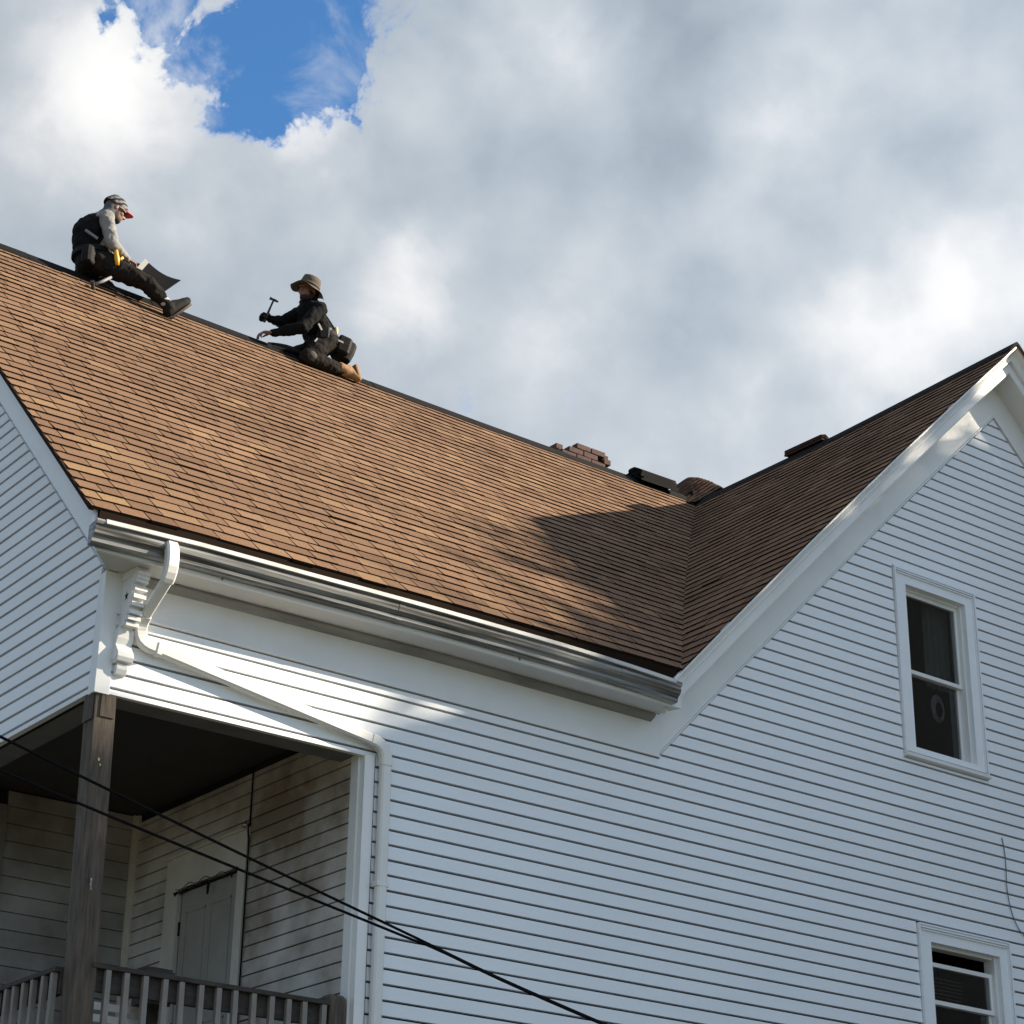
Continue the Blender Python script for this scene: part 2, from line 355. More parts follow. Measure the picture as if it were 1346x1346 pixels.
def valley_x(v):
    lo, hi = 4.0, 9.5
    for _ in range(40):
        m_ = (lo + hi) / 2; p = main(m_, v)
        if crz(m_, p.y) > p.z: hi = m_
        else: lo = m_
    return min(lo, XG)
def valley_y(v):
    t = v / 6.05; x = XF + t * (XG - XF); lo, hi = -.6, 4.3
    for _ in range(40):
        m_ = (lo + hi) / 2
        if main(x, (m_ + .37) / RUN * SLEN).z > crz(x, m_): hi = m_
        else: lo = m_
    return min(lo, YR)
# roof deck
ROOF = MB()
nx = 16
for j in range(12):
    v0, v1 = SLEN * j / 12, SLEN * (j + 1) / 12
    e0, e1 = valley_x(v0) + .01, valley_x(v1) + .01
    for i in range(nx):
        a0, b0 = -.34 + (e0 + .34) * i / nx, -.34 + (e0 + .34) * (i + 1) / nx
        a1, b1 = -.34 + (e1 + .34) * i / nx, -.34 + (e1 + .34) * (i + 1) / nx
        ROOF.face([main(a0, v0, -.004), main(b0, v0, -.004), main(b1, v1, -.004), main(a1, v1, -.004)])
for j in range(12):
    v0, v1 = 6.05 * j / 12, 6.05 * (j + 1) / 12
    e0, e1 = max(valley_y(v0) + .01, -.37), valley_y(v1) + .01
    for i in range(8):
        a0, b0 = -.375 + (e0 + .375) * i / 8, -.375 + (e0 + .375) * (i + 1) / 8
        a1, b1 = -.375 + (e1 + .375) * i / 8, -.375 + (e1 + .375) * (i + 1) / 8
        ROOF.face([cross(a0, v0, -.004), cross(b0, v0, -.004), cross(b1, v1, -.004), cross(a1, v1, -.004)], 1)
# rear slope of the main roof, right slope of the cross gable, thick edges
ROOF.face([(-.34, YR, 9.185), (13.1, YR, 9.12), (13.1, 8.59, 4.86), (-.34, 8.59, 4.83)], 1)
for k in range(8):
    t0, t1 = k / 8, (k + 1) / 8
    f = lambda t, y: (2 * XG - (XF + t * (XG - XF)), y, crz(XF + t * (XG - XF), y) - .004)
    ROOF.face([f(t0, -.375), f(t1, -.375), f(t1, 4.3), f(t0, 4.3)], 1)
    ROOF.face([f(t0, -.375), f(t1, -.375), (Vector(f(t1, -.375)) - Vector((0, 0, .03))), (Vector(f(t0, -.375)) - Vector((0, 0, .03)))], 1)
ROOF.face([(XG, YR, 9.08), (13.1, YR, 9.08), (13.1, -.2, 4.86)], 1)
roof = ROOF.build('roof', [MT['asphalt'], MT['back_roof']], HOUSE)
drip_shade = MB()  # black strips: shadow under the shingle overhang put into the edge colour
for k in range(14):
    v0, v1 = SLEN * k / 14, SLEN * (k + 1) / 14
    a, b = main(-.345, v0, .004), main(-.345, v1, .004)
    drip_shade.loft([[a, a + Vector((.03, 0, 0)), a + Vector((.03, .014, -.020)), a + Vector((0, .014, -.020))],
               [b, b + Vector((.03, 0, 0)), b + Vector((.03, .014, -.020)), b + Vector((0, .014, -.020))]])
for k in range(14):
    x0, x1 = -.27 + 4.72 * k / 14, -.27 + 4.72 * (k + 1) / 14
    R = lambda x: [(x, -.366, ze(x) - .006), (x, -.30, ze(x) + .02), (x, -.30, ze(x) - .12), (x, -.332, ze(x) - .12)]
    drip_shade.loft([R(x0), R(x1)])
drip_shade.build('drip_edge_shade', MT['asphalt'], roof)

# shingles
EXPO = .147; TH = .0105
cand = []
def add_row(fmap, k, ulo, uhi, lim, lim_keep, seed, emax):
    r = random.Random(seed * 1000 + k)
    v0 = k * EXPO; v1 = min(v0 + EXPO, emax)
    if v1 - v0 < .02: return
    u = ulo - r.random() * .28
    wav = r.uniform(-.004, .004)
    while u < uhi:
        w = r.choice((.15, .18, .205, .22, .22, .25, .29)); u2 = u + w
        q = [(max(u, ulo) + .004, v0), (u2 - .005, v0), (u2 - .005, v1 + .012), (max(u, ulo) + .004, v1 + .012)]
        if q[0][0] < q[1][0] - .01:
            (ua, va), (ub, vb) = lim     # keep side of the valley line
            nx_, ny_ = (vb - va), -(ub - ua)
            c_ = nx_ * ua + ny_ * va
            q = clip(q, nx_ * lim_keep, ny_ * lim_keep, c_ * lim_keep)
            if len(q) >= 3 and area(q) > .001:
                t_ = r.random(); tone = r.uniform(.26, .62) if t_ < .72 else (r.uniform(.60, .78) if t_ < .93 else (r.uniform(.76, .88) if t_ < .96 else r.uniform(.08, .28)))
                lift = TH + r.uniform(-.002, .0035) + (r.random() < .008) * .005
                hh = lambda p, l=lift: .001 + l * max(0, 1 - (p[1] - v0) / EXPO)
                j_ = r.uniform(-.006, .006) + wav
                q = [(p[0], p[1] + (j_ if p[1] < v0 + .03 else 0)) for p in q]
                top = [fmap(p[0], p[1], hh(p)) for p in q]; bot = [fmap(p[0], p[1], -.003) for p in q]
                c = sum(top, Vector()) / len(top)
                cand.append((top, bot, tone, area(q), c))
        u = u2
for k in range(43):
    v0 = k * EXPO
    if v0 >= SLEN - .02: break
    v1 = min(v0 + EXPO, SLEN)
    add_row(main, k, -.34 + rnd.uniform(-.004, .006), 9.3, ((valley_x(v0), v0), (valley_x(v1) + 1e-4, v1)), 1, 3, SLEN)
for k in range(42):
    v0 = k * EXPO
    if v0 >= 6.05 - .02: break
    v1 = min(v0 + EXPO, 6.05)
    add_row(cross, k, -.38, YR + .1, ((valley_y(v0), v0), (valley_y(v1) + 1e-4, v1)), 1, 9, 6.05)
def seen_area(c, a, nrm):
    d = c - CAM; dz = d.dot(fwd); u, w = d.dot(rgt) / dz * FPX, d.dot(upv) / dz * FPX
    if abs(u) > .5 or abs(w) > .5: return 0
    return max(0, -nrm.dot(d.normalized())) * a / dz ** 2
sc_ = []
for i, (top, bot, tone, a, c) in enumerate(cand):
    nrm = (top[1] - top[0]).cross(top[2] - top[1]).normalized()
    if nrm.z < 0: nrm = -nrm
    sc_.append((seen_area(c, a, nrm), i))
best = set(i for _, i in sorted(sc_, reverse=True)[:298])
def put_shingle(mb, top, bot, tone):
    n = len(top); b = len(mb.v); mb.v.extend([tuple(p) for p in top] + [tuple(p) for p in bot])
    mb.f.append(tuple(range(b, b + n))); mb.m.append(0); mb.t.append(tone)
    for j in range(n):
        k = (j + 1) % n; mb.f.append((b + j, b + n + j, b + n + k, b + k)); mb.m.append(1); mb.t.append(tone)
rest = MB()
for i, (top, bot, tone, a, c) in enumerate(cand):
    if i in best:
        s_ = MB(); put_shingle(s_, top, bot, tone); s_.build('shingle', [MT['shingle'], MT['asphalt']], roof, tone=True)
    else: put_shingle(rest, top, bot, tone)
tag(rest.build('shingle_field', [MT['shingle'], MT['asphalt']], roof, tone=True), kind='stuff')

# ridge vents, one section after another
x = -.34
while x < 8.9:
    x2 = min(x + 1.22, 8.95); vb = MB(); dz = rnd.uniform(-.002, .004)
    for a, b in ((x + .004, x2 - .004),):
        prof = lambda X: [(X, YR - .112, zr(X) - .102 + dz), (X, YR - .108, zr(X) - .080 + dz), (X, YR - .03, zr(X) + .012 + dz), (X, YR, zr(X) + .030 + dz), (X, YR + .03, zr(X) + .012 + dz),
                          (X, YR + .15, zr(X) - .108 + dz), (X, YR + .155, zr(X) - .133 + dz), (X, YR, zr(X) - .002)]
        vb.loft([prof(a), prof((a + b) / 2), prof(b)])
    vb.build('ridge_vent', MT['black_vent'], roof); x = x2
y = -.385
while y < 4.0:
    y2 = min(y + 1.22, 4.05); vb = MB()
    zz = lambda Y: crz(XG, Y)
    prof = lambda Y: [(XG - .112, Y, zz(Y) - .100), (XG - .108, Y, zz(Y) - .078), (XG - .03, Y, zz(Y) + .012), (XG, Y, zz(Y) + .03), (XG + .03, Y, zz(Y) + .012), (XG + .145, Y, zz(Y) - .10), (XG + .15, Y, zz(Y) - .125), (XG, Y, zz(Y) - .002)]
    vb.loft([prof(y + .004), prof((y + y2) / 2), prof(y2 - .004)])
    vb.build('ridge_vent', MT['black_vent'], roof); y = y2

# ---- walls: shade-dark sheathing behind, siding boards in front
WALLA = MB()
inner = .016
def wall_quad(mb, pts, ext): mb.prism(pts, ext)
# front wall sheathing pieces round the porch and the windows
WIN = [(7.25, 8.275, 4.865, 6.57), (7.267, 8.36, 1.72, 3.493), (8.965, 9.99, 4.865, 6.57), (10.4, 11.45, 1.72, 3.493)]
def sheath_rects():
    xs = sorted({2.0, 13.0} | {w[0] + .07 for w in WIN} | {w[1] - .07 for w in WIN}); zs = sorted({GZ, 4.25, 4.4} | {w[2] + .05 for w in WIN} | {w[3] - .07 for w in WIN if w[3] < 5} | {6.50, 4.915})
    for a, b in zip(xs, xs[1:]):
        for c, d in zip(zs, zs[1:]):
            cx, cz = (a + b) / 2, (c + d) / 2
            if any(w[0] + .06 < cx < w[1] - .06 and w[2] + .04 < cz < w[3] - .06 for w in WIN): continue
            yield a, b, c, d
for a, b, c, d in sheath_rects():
    poly = [(a, c), (b, c), (b, d), (a, d)]
    if d > 4.4: poly = clip(poly, -.985, 1, .15); poly = clip(poly, .985, 1, .15 + .985 * 2 * XG)
    if len(poly) >= 3: WALLA.prism([(p[0], inner, p[1]) for p in poly], (0, .05, 0))
pk = clip([(4.2, 6.50), (13.2, 6.50), (13.2, 9.2), (4.2, 9.2)], -.985, 1, .15); pk = clip(pk, .985, 1, .15 + .985 * 2 * XG)
WALLA.prism([(p[0], inner, p[1]) for p in pk], (0, .05, 0))
WALLA.box((.02, inner, 3.79), (2.0, inner + .05, 4.6))
WALLA.box((12.6, .07, GZ), (12.66, 8.3, 4.8)); WALLA.box((0.1, 8.24, GZ), (12.6, 8.3, 4.8))
front = WALLA.build('front_wall', MT['core'], HOUSE)
WALLB = MB()
WALLB.prism([(inner, 3.2, GZ), (inner, 8.23, GZ), (inner, 8.23, 4.55), (inner, YR, 8.55), (inner, .07, 4.57), (inner, .07, 3.79), (inner, 3.2, 3.79)], (.05, 0, 0))
side = WALLB.build('gable_wall', MT['core'], HOUSE)
CO = .1016
def board_A(poly, z0, z1, parent, m='siding', gap=True):
    zt = z1 - (.0155 if gap else 0)
    poly = clip(poly, 0, 1, zt)
    if len(poly) < 3 or area(poly) < .0006: return
    mb = MB(); jig = rnd.uniform(-.0012, .0012)
    fy = lambda z: -.021 + .006 * (z - z0) / (z1 - z0) + jig
    F = [Vector((p[0], fy(p[1]), p[1])) for p in poly]; Bk = [Vector((p[0], inner - .001, p[1])) for p in poly]
    mb.loft([F, Bk]); mb.build('siding_board', MT[m], parent)
def bands(zlo, zhi, phase):
    k0 = math.floor((zlo - phase) / CO)
    z = phase + k0 * CO
    while z < zhi:
        yield max(z, zlo), min(z + CO, zhi), z, z + CO; z += CO
LOW = MB()
for za, zb, z0, z1 in bands(1.15, 8.70, 2.704):
    xl = 2.055 if zb < 3.80 else .075
    rows = []
    full = [(xl, za), (13.0, za), (13.0, zb), (xl, zb)]
    if zb > 3.786 and za < 3.786:
        rows = [[(2.055, za), (13, za), (13, zb), (2.055, zb)], [(.075, 3.788), (2.055, 3.788), (2.055, zb), (.075, zb)]]
    elif zb > 4.286 :
        rows = [[(4.566, za), (13.2, za), (13.2, zb), (4.566, zb)]]
        if za < 4.286: rows = [[(4.566, za), (13.2, za), (13.2, zb), (4.566, zb)], [(.075, za), (4.566, za), (4.566, 4.286), (.075, 4.286)]]
    else: rows = [full]
    for q in rows:
        if zb > 4.312 and min(t[0] for t in q) > 1:
            xm = min(max((za + .23) / .985, XF), XG); bw_ = crz(xm, -.38) - .985 * xm - .447 - .191
            q = clip(q, -.985, 1, bw_); q = clip(q, .985, 1, bw_ + .985 * 2 * XG)
        pieces = [q] if len(q) >= 3 else []
        for (wx0, wx1, wz0, wz1) in WIN:
            wx0, wx1, wz0, wz1 = wx0 - .007, wx1 + .006, wz0 - .006, wz1 + .014      # channel round the casing, dark backing drawn as its shadow line
            nxt = []
            for p in pieces:
                zs = [t[1] for t in p]
                if max(zs) <= wz0 or min(zs) >= wz1: nxt.append(p); continue
                L_ = clip(p, 1, 0, wx0); R_ = clip(p, -1, 0, -wx1); C_ = clip(clip(p, -1, 0, -wx0), 1, 0, wx1)
                up_ = clip(C_, 0, -1, -wz1) if len(C_) > 2 else []; dn_ = clip(C_, 0, 1, wz0) if len(C_) > 2 else []
                nxt += [t for t in (L_, R_, up_, dn_) if len(t) >= 3 and area(t) > .0004]
            pieces = nxt
        for p in pieces: board_A(p, z0, z1, front)
for za, zb, z0, z1 in bands(GZ + .1, 1.16, 2.704):
    zt = zb - .0155
    LOW.loft([[(2.055, -.021, za), (13, -.021, za), (13, -.015, zt), (2.055, -.015, zt)], [(2.055, inner, za), (13, inner, za), (13, inner, zt), (2.055, inner, zt)]])
tag(LOW.build('lower_siding', MT['siding'], front), kind='stuff')
def board_B(poly, z0, z1, parent):
    poly = clip(poly, 0, 1, z1 - .0155)
    if len(poly) < 3 or area(poly) < .0006: return
    mb = MB(); jig = rnd.uniform(-.0012, .0012)
    fx = lambda z: -.021 + .006 * (z - z0) / (z1 - z0) + jig
    mb.loft([[Vector((fx(p[1]), p[0], p[1])) for p in poly], [Vector((inner - .001, p[0], p[1])) for p in poly]])
    mb.build('siding_board', MT['siding'], parent)
for za, zb, z0, z1 in bands(3.80, 8.58, 3.826):
    q = [(.06, za), (8.23, za), (8.23, zb), (.06, zb)]
    q = clip(q, -.975, 1, 4.566); q = clip(q, .975, 1, 4.566 + .975 * 2 * YR)
    if len(q) > 2: board_B(q, z0, z1, side)
lb = MB()
for za, zb, z0, z1 in bands(GZ + .1, 3.80, 3.826):
    lb.box((-.02, 3.2, za), (inner - .001, 8.23, zb - .0155))
tag(lb.build('lower_siding', MT['siding'], side), kind='stuff')
st = MB(); st.box((-.024, .06, 3.772), (inner, 8.2, 3.797)); st.build('starter_strip', MT['trim'], side)
st = MB(); st.box((.075, -.024, 3.770), (1.97, inner, 3.786)); st.build('starter_strip', MT['trim'], front)

# corner boards
cb = MB(); cb.box((-.028, -.028, 3.762), (.075, .010, 4.566)); cb.box((-.028, .010, 3.762), (.008, .06, 4.566)); cb.build('corner_board', MT['trim'], HOUSE, bevel=.003)
cb = MB(); cb.box((1.962, -.030, GZ), (2.041, .02, 3.783)); cb.box((1.945, .02, GZ), (1.985, .11, 3.79)); cb.build('corner_board', MT['trim'], HOUSE, bevel=.003)
# frieze boards
fb = MB(); fb.box((.06, -.027, 4.312), (4.565, .012, 4.63)); fb.box((.06, -.036, 4.296), (4.565, .012, 4.3115)); fb.build('frieze_board', MT['trim'], HOUSE)
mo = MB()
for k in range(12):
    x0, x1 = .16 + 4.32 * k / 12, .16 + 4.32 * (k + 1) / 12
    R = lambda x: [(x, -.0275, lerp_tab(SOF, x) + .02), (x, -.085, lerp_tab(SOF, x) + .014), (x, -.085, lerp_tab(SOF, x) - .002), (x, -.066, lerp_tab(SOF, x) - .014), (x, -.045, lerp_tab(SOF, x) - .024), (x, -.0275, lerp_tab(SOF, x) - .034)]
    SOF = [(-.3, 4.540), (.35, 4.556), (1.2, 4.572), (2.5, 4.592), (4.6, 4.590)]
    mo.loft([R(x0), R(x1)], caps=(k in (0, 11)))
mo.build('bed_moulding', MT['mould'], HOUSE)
sof = lambda x: lerp_tab(SOF, x)
# eave soffit with mitred left end
sm_ = MB(); segs = 14
for k in range(segs):
    f0, f1 = k / segs, (k + 1) / segs
    O = lambda f: Vector((-.25 + 4.763 * f, -.319, sof(-.25 + 4.763 * f))); I = lambda f: Vector((0 + 4.5 * f, .0, sof(4.5 * f) + .026))
    T = Vector((0, 0, .012))
    sm_.loft([[O(f0), O(f1), I(f1), I(f0)], [O(f0) + T, O(f1) + T, I(f1) + T, I(f0) + T]])
sm_.build('eave_soffit', MT['soffit'], HOUSE)
fa = MB()
for k in range(segs):
    x0, x1 = -.25 + 4.763 * k / segs, -.25 + 4.763 * (k + 1) / segs
    R = lambda x: [(x, -.319, sof(x) - .002), (x, -.332, sof(x) - .002), (x, -.332, sof(x) + .055), (x, -.326, sof(x) + .062), (x, -.326, ze(x) - .03), (x, -.306, ze(x) - .03), (x, -.306, sof(x) - .002)]
    fa.loft([R(x0), R(x1)], caps=(k in (0, segs - 1)))
fa.build('fascia_board', MT['trim'], HOUSE)
# gutter: K-style, open top
GL = [(-.325, -.105, 0), ]
gu = MB(); lipm = MB()
gx = [-.318 + (4.425 + .318) * k / 20 for k in range(21)]
gdz = lambda x: -.094 + .012 * math.sin(1.1 * x) * .5 - (max(0, x - 3.2) ** 2) * .022
def gprof(x):
    L_ = ze(x) + gdz(x); s_ = .004
    o = [(-0.442, 0), (-0.447, -.012), (-0.441, -.03), (-0.428, -.038), (-0.432, -.060), (-0.422, -.085), (-0.404, -.098), (-0.394, -.112), (-0.392, -.132), (-0.382, -.142), (-0.340, -.146), (-0.337, -.02)]
    inn = [(-0.340, -.02), (-0.343, -.142), (-0.380, -.138), (-0.388, -.13), (-0.390, -.112), (-0.400, -.095), (-0.418, -.082), (-0.427, -.06), (-0.424, -.038), (-0.436, -.026), (-0.441, -.012), (-0.439, -.002)]
    return [(x, a, L_ + b) for a, b in o + inn]
rings = [gprof(x_) for x_ in gx]
gu.loft(rings)
for xx in (-.320, 4.424):
    o = gprof(xx)[:12]; gu.prism([Vector(p) for p in o], (.004 if xx < 0 else -.004, 0, 0))
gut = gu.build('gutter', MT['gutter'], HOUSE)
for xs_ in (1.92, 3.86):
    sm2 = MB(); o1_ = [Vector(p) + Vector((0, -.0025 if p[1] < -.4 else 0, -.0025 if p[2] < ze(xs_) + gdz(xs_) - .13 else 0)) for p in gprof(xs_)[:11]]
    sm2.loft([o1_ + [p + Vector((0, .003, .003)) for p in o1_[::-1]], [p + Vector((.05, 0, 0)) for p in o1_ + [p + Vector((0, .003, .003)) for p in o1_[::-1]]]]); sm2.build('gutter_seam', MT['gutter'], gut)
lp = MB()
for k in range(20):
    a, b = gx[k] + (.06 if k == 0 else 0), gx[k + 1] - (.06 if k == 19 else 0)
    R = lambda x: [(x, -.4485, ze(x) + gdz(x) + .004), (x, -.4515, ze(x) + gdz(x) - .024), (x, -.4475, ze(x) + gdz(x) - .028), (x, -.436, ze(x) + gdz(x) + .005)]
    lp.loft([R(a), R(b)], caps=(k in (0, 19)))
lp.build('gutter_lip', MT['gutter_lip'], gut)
hk = MB()
for xx in (.62, 3.0): hk.box((xx, -.338, sof(xx) + .01), (xx + .012, -.332, sof(xx) + .03))
hk.build('gutter_nail', MT['gutter'], gut)

# gable rake on the left (overhang towards -X)
mS = .975
rk = MB()
S0, S1 = Vector((-.25, -.319, 4.540)), Vector((-.25, YR, 4.540 + (YR + .319) * mS))
C0, C1 = Vector((0, 0, 4.566)), Vector((0, YR, 4.566 + YR * mS))
T = Vector((.0, 0, .012))
rk.loft([[S0, S1, C1, C0], [S0 + T, S1 + T, C1 + T, C0 + T]])
S2 = Vector((-.25, 2 * YR + .319, 4.540)); C2 = Vector((0, 2 * YR, 4.566))
rk.loft([[S1, S2, C2, C1], [S1 + T, S2 + T, C2 + T, C1 + T]])
rk.build('rake_soffit', MT['siding'], HOUSE)
rf = MB()
def rfb(x0, x1, d0, d1, mb):
    for k in range(12):
        ya, yb = -.332 + (YR + .332) * k / 12, -.332 + (YR + .332) * (k + 1) / 12
        zt = lambda y: ze(-.3) + (y + .37) / RUN * (zr(-.3) - ze(-.3))
        R = lambda y: [(x0, y, zt(y) + d0), (x1, y, zt(y) + d0), (x1, y, zt(y) + d1), (x0, y, zt(y) + d1)]
        mb.loft([R(ya), R(yb)], caps=(k in (0, 11)))
    yy = 2 * YR + .262
    mb.loft([[(x0, YR, 9.17 + d0), (x1, YR, 9.17 + d0), (x1, YR, 9.17 + d1), (x0, YR, 9.17 + d1)], [(x0, yy, 4.87 + d0), (x1, yy, 4.87 + d0), (x1, yy, 4.87 + d1), (x0, yy, 4.87 + d1)]])
rfb(-.268, -.248, -.292, -.035, rf); rf.build('rake_fascia', MT['siding'], HOUSE)
rc = MB(); rfb(-.300, -.2685, -.115, -.03, rc); rc.build('rake_crown', MT['siding'], HOUSE)

# cross gable rake trim: profile (y, dz) swept up the slope and mirrored
def rake_sweep(name, prof, m, x0=4.42):
    mb = MB()
    def ring(x):
        xx = min(x, 2 * XG - x); b_ = crz(xx, -.38) - .985 * xx - .447
        return [(x, y, .985 * xx + b_ + dz) for y, dz in prof]
    xs = [x0 + (XG - x0) * k / 10 for k in range(11)]
    mb.loft([ring(x) for x in xs] + [ring(2 * XG - x) for x in xs[::-1][1:]])
    return mb.build(name, MT[m], HOUSE)
rake_sweep('rake_crown', [(-.366, .446), (-.370, .432), (-.370, .416), (-.360, .410), (-.346, .404), (-.325, .394), (-.308, .378), (-.298, .358), (-.294, .338), (-.296, .330), (-.296, .318), (-.286, .310), (-.2605, .310), (-.2605, .446)], 'trim')
rake_sweep('rake_fascia', [(-.260, .43), (-.260, .205), (-.254, .192), (-.232, .192), (-.232, .43)], 'trim')
rake_sweep('rake_soffit', [(-.231, .196), (-.024, .196), (-.024, .212), (-.231, .212)], 'trim', 4.50)
rake_sweep('rake_frieze', [(-.027, .1955), (-.027, -.158), (.0, -.158), (.0, .1955)], 'trim', 4.5655)
rake_sweep('rake_bead', [(-.036, -.16), (-.036, -.178), (.0, -.178), (.0, -.16)], 'trim', 4.5655)

# ---- bracket under the eave corner
br_ = MB()
XB0, XB1 = .082, .172
side_p = [(-.005, 4.56), (-.195, 4.555), (-.222, 4.545), (-.222, 4.515), (-.196, 4.50), (-.188, 4.43), (-.172, 4.34), (-.140, 4.26), (-.105, 4.20), (-.085, 4.185), (-.005, 4.185)]
br_.prism([(XB0 + .012, y, z) for y, z in side_p], (XB1 - XB0 - .024, 0, 0))
frm = [((-.005, 4.572), (-.222, 4.556), (-.222, 4.515), (-.005, 4.515)), ((-.02, 4.185), (-.02, 4.535), (.0, 4.535), (.0, 4.185))]
for f_ in frm: br_.prism([(XB0, y, z) for y, z in f_], (XB1 - XB0, 0, 0))
arc = [(-.214, 4.515), (-.192, 4.47), (-.176, 4.37), (-.146, 4.275), (-.108, 4.205), (-.02, 4.18)]
for (ya, za), (yb, zb) in zip(arc, arc[1:]):
    d = Vector((0, yb - ya, zb - za)).normalized(); nn = Vector((0, -d.z, d.y)) * .028
    br_.prism([(XB0, ya, za), (XB0, yb, zb), (XB0, yb + nn.y * -1 if False else yb + .03, zb + .012), (XB0, ya + .03, za + .012)], (XB1 - XB0, 0, 0))
# lower scroll
sc_p = [(-.015, 4.19), (-.085, 4.19), (-.072, 4.13), (-.055, 4.09), (-.075, 4.06), (-.098, 4.03), (-.103, 4.0), (-.092, 3.975), (-.06, 3.965), (-.02, 3.968), (-.015, 3.99)]
br_.prism([(XB0 - .012, y, z) for y, z in sc_p], (XB1 - XB0 + .02, 0, 0))
br_.prism([(XB0 + .006, y, z) for y, z in ((-.015, 3.962), (-.07, 3.962), (-.065, 3.93), (-.05, 3.90), (-.015, 3.895))], (XB1 - XB0 - .015, 0, 0))
BR = br_.build('eave_bracket', MT['trim'], HOUSE, bevel=.003)
lm_ = MB(); lm_.tube([(XB0 - .017, -.058, 4.012), (XB1 + .012, -.058, 4.012)], .032, 12); lm_.build('scroll', MT['trim'], BR, smooth=False)
pts = []
for i in range(9):
    t = i / 8 * (len(arc) - 2); k = min(int(t), len(arc) - 3); f_ = t - k
    pts.append((arc[k][0] + (arc[k + 1][0] - arc[k][0]) * f_, arc[k][1] + (arc[k + 1][1] - arc[k][1]) * f_))
den = MB(); den.box((-.0, -.017, -.0135), (.086, .017, .0135)); 
dmesh = None
for i, (y_, z_) in enumerate(pts[:9]):
    if dmesh is None:
        o_ = den.build('dentil', MT['trim'], BR, bevel=.0025); dmesh = o_.data; COL.objects.unlink(o_); bpy.data.objects.remove(o_)
    link('dentil', dmesh, BR, (XB0 + .004, y_ - .016, z_))
stp = []
for k in range(10):
    a_ = math.pi / 2 + k * math.pi / 5; r_ = .026 if k % 2 == 0 else .010
    stp.append((XB0 + .0105, -.095 + math.cos(a_) * r_, 4.40 + math.sin(a_) * r_ * 1.3))
sx = MB(); sx.prism(stp, (.004, 0, 0)); sx.build('star_cutout', MT['core'], BR)

# ---- downspout (rectangular pipe swept along a path)
def rect_sweep(mb, path, us, w, d):
    path = [Vector(p) for p in path]; rings = []
    for i, p in enumerate(path):
        t = (path[min(i + 1, len(path) - 1)] - path[max(i - 1, 0)]).normalized()
        u = Vector(us[i]); u = (u - t * u.dot(t)).normalized(); v_ = t.cross(u)
        c_ = .012
        rings.append([p + u * a + v_ * b for a, b in ((w / 2, d / 2 - c_), (w / 2 - c_, d / 2), (-w / 2 + c_, d / 2), (-w / 2, d / 2 - c_), (-w / 2, -d / 2 + c_), (-w / 2 + c_, -d / 2), (w / 2 - c_, -d / 2), (w / 2, -d / 2 + c_))])
    mb.loft(rings)
SP = MB(); X_ = (1, 0, 0)
rect_sweep(SP, [(.205, -.395, 4.69), (.205, -.415, 4.668), (.205, -.430, 4.635), (.205, -.438, 4.60), (.206, -.440, 4.56), (.207, -.436, 4.52), (.208, -.424, 4.485), (.208, -.406, 4.455), (.208, -.388, 4.435)], [X_] * 9, .084, .062)
spout = SP.build('downspout', MT['spout'], HOUSE)
s2 = MB(); rect_sweep(s2, [(.208, -.392, 4.438), (.210, -.125, 4.278)], [X_] * 2, .072, .052); s2.build('offset_pipe', MT['spout'], spout)
s3 = MB(); dg = Vector((1.765, 0, -.262)).normalized(); nrm_ = Vector((.147, 0, .989))
rect_sweep(s3, [(.210, -.140, 4.287), (.211, -.108, 4.262), (.213, -.087, 4.235), (.216, -.075, 4.205), (.223, -.069, 4.178), (.237, -.066, 4.154), (.262, -.065, 4.137), (.292, -.065, 4.127), (.325, -.065, 4.122)], [X_, X_, X_, (.98, 0, .1), (.93, 0, .25), (.75, 0, .55), (.45, 0, .85), (.25, 0, .95), nrm_], .084, .062)
s3.build('elbow', MT['spout'], spout)
s4 = MB(); rect_sweep(s4, [(.315, -.065, 4.123), (2.02, -.065, 3.868)], [nrm_] * 2, .076, .056); s4.build('diagonal_pipe', MT['spout'], spout)
s5 = MB(); rect_sweep(s5, [(1.98, -.065, 3.874), (2.02, -.065, 3.866), (2.052, -.065, 3.850), (2.077, -.065, 3.828), (2.093, -.065, 3.798), (2.101, -.065, 3.765), (2.103, -.065, 3.715)], [nrm_, (.25, 0, .95), (.45, 0, .88), (.7, 0, .7), (.9, 0, .4), X_, X_], .084, .064); s5.build('elbow', MT['spout'], spout)
s6 = MB(); rect_sweep(s6, [(2.103, -.065, 3.73), (2.103, -.065, GZ + .2)], [X_] * 2, .076, .056); s6.build('vertical_pipe', MT['spout'], spout)
for z_ in (2.9, .6):
    s7 = MB(); s7.box((2.056, -.096, z_), (2.150, -.02, z_ + .03)); s7.build('pipe_strap', MT['spout'], spout)
s7 = MB(); s7.obox((.36, -.068, 4.117), dg * .016, Vector((0, .033, 0)), nrm_ * .043); s7.build('pipe_strap', MT['spout'], spout)

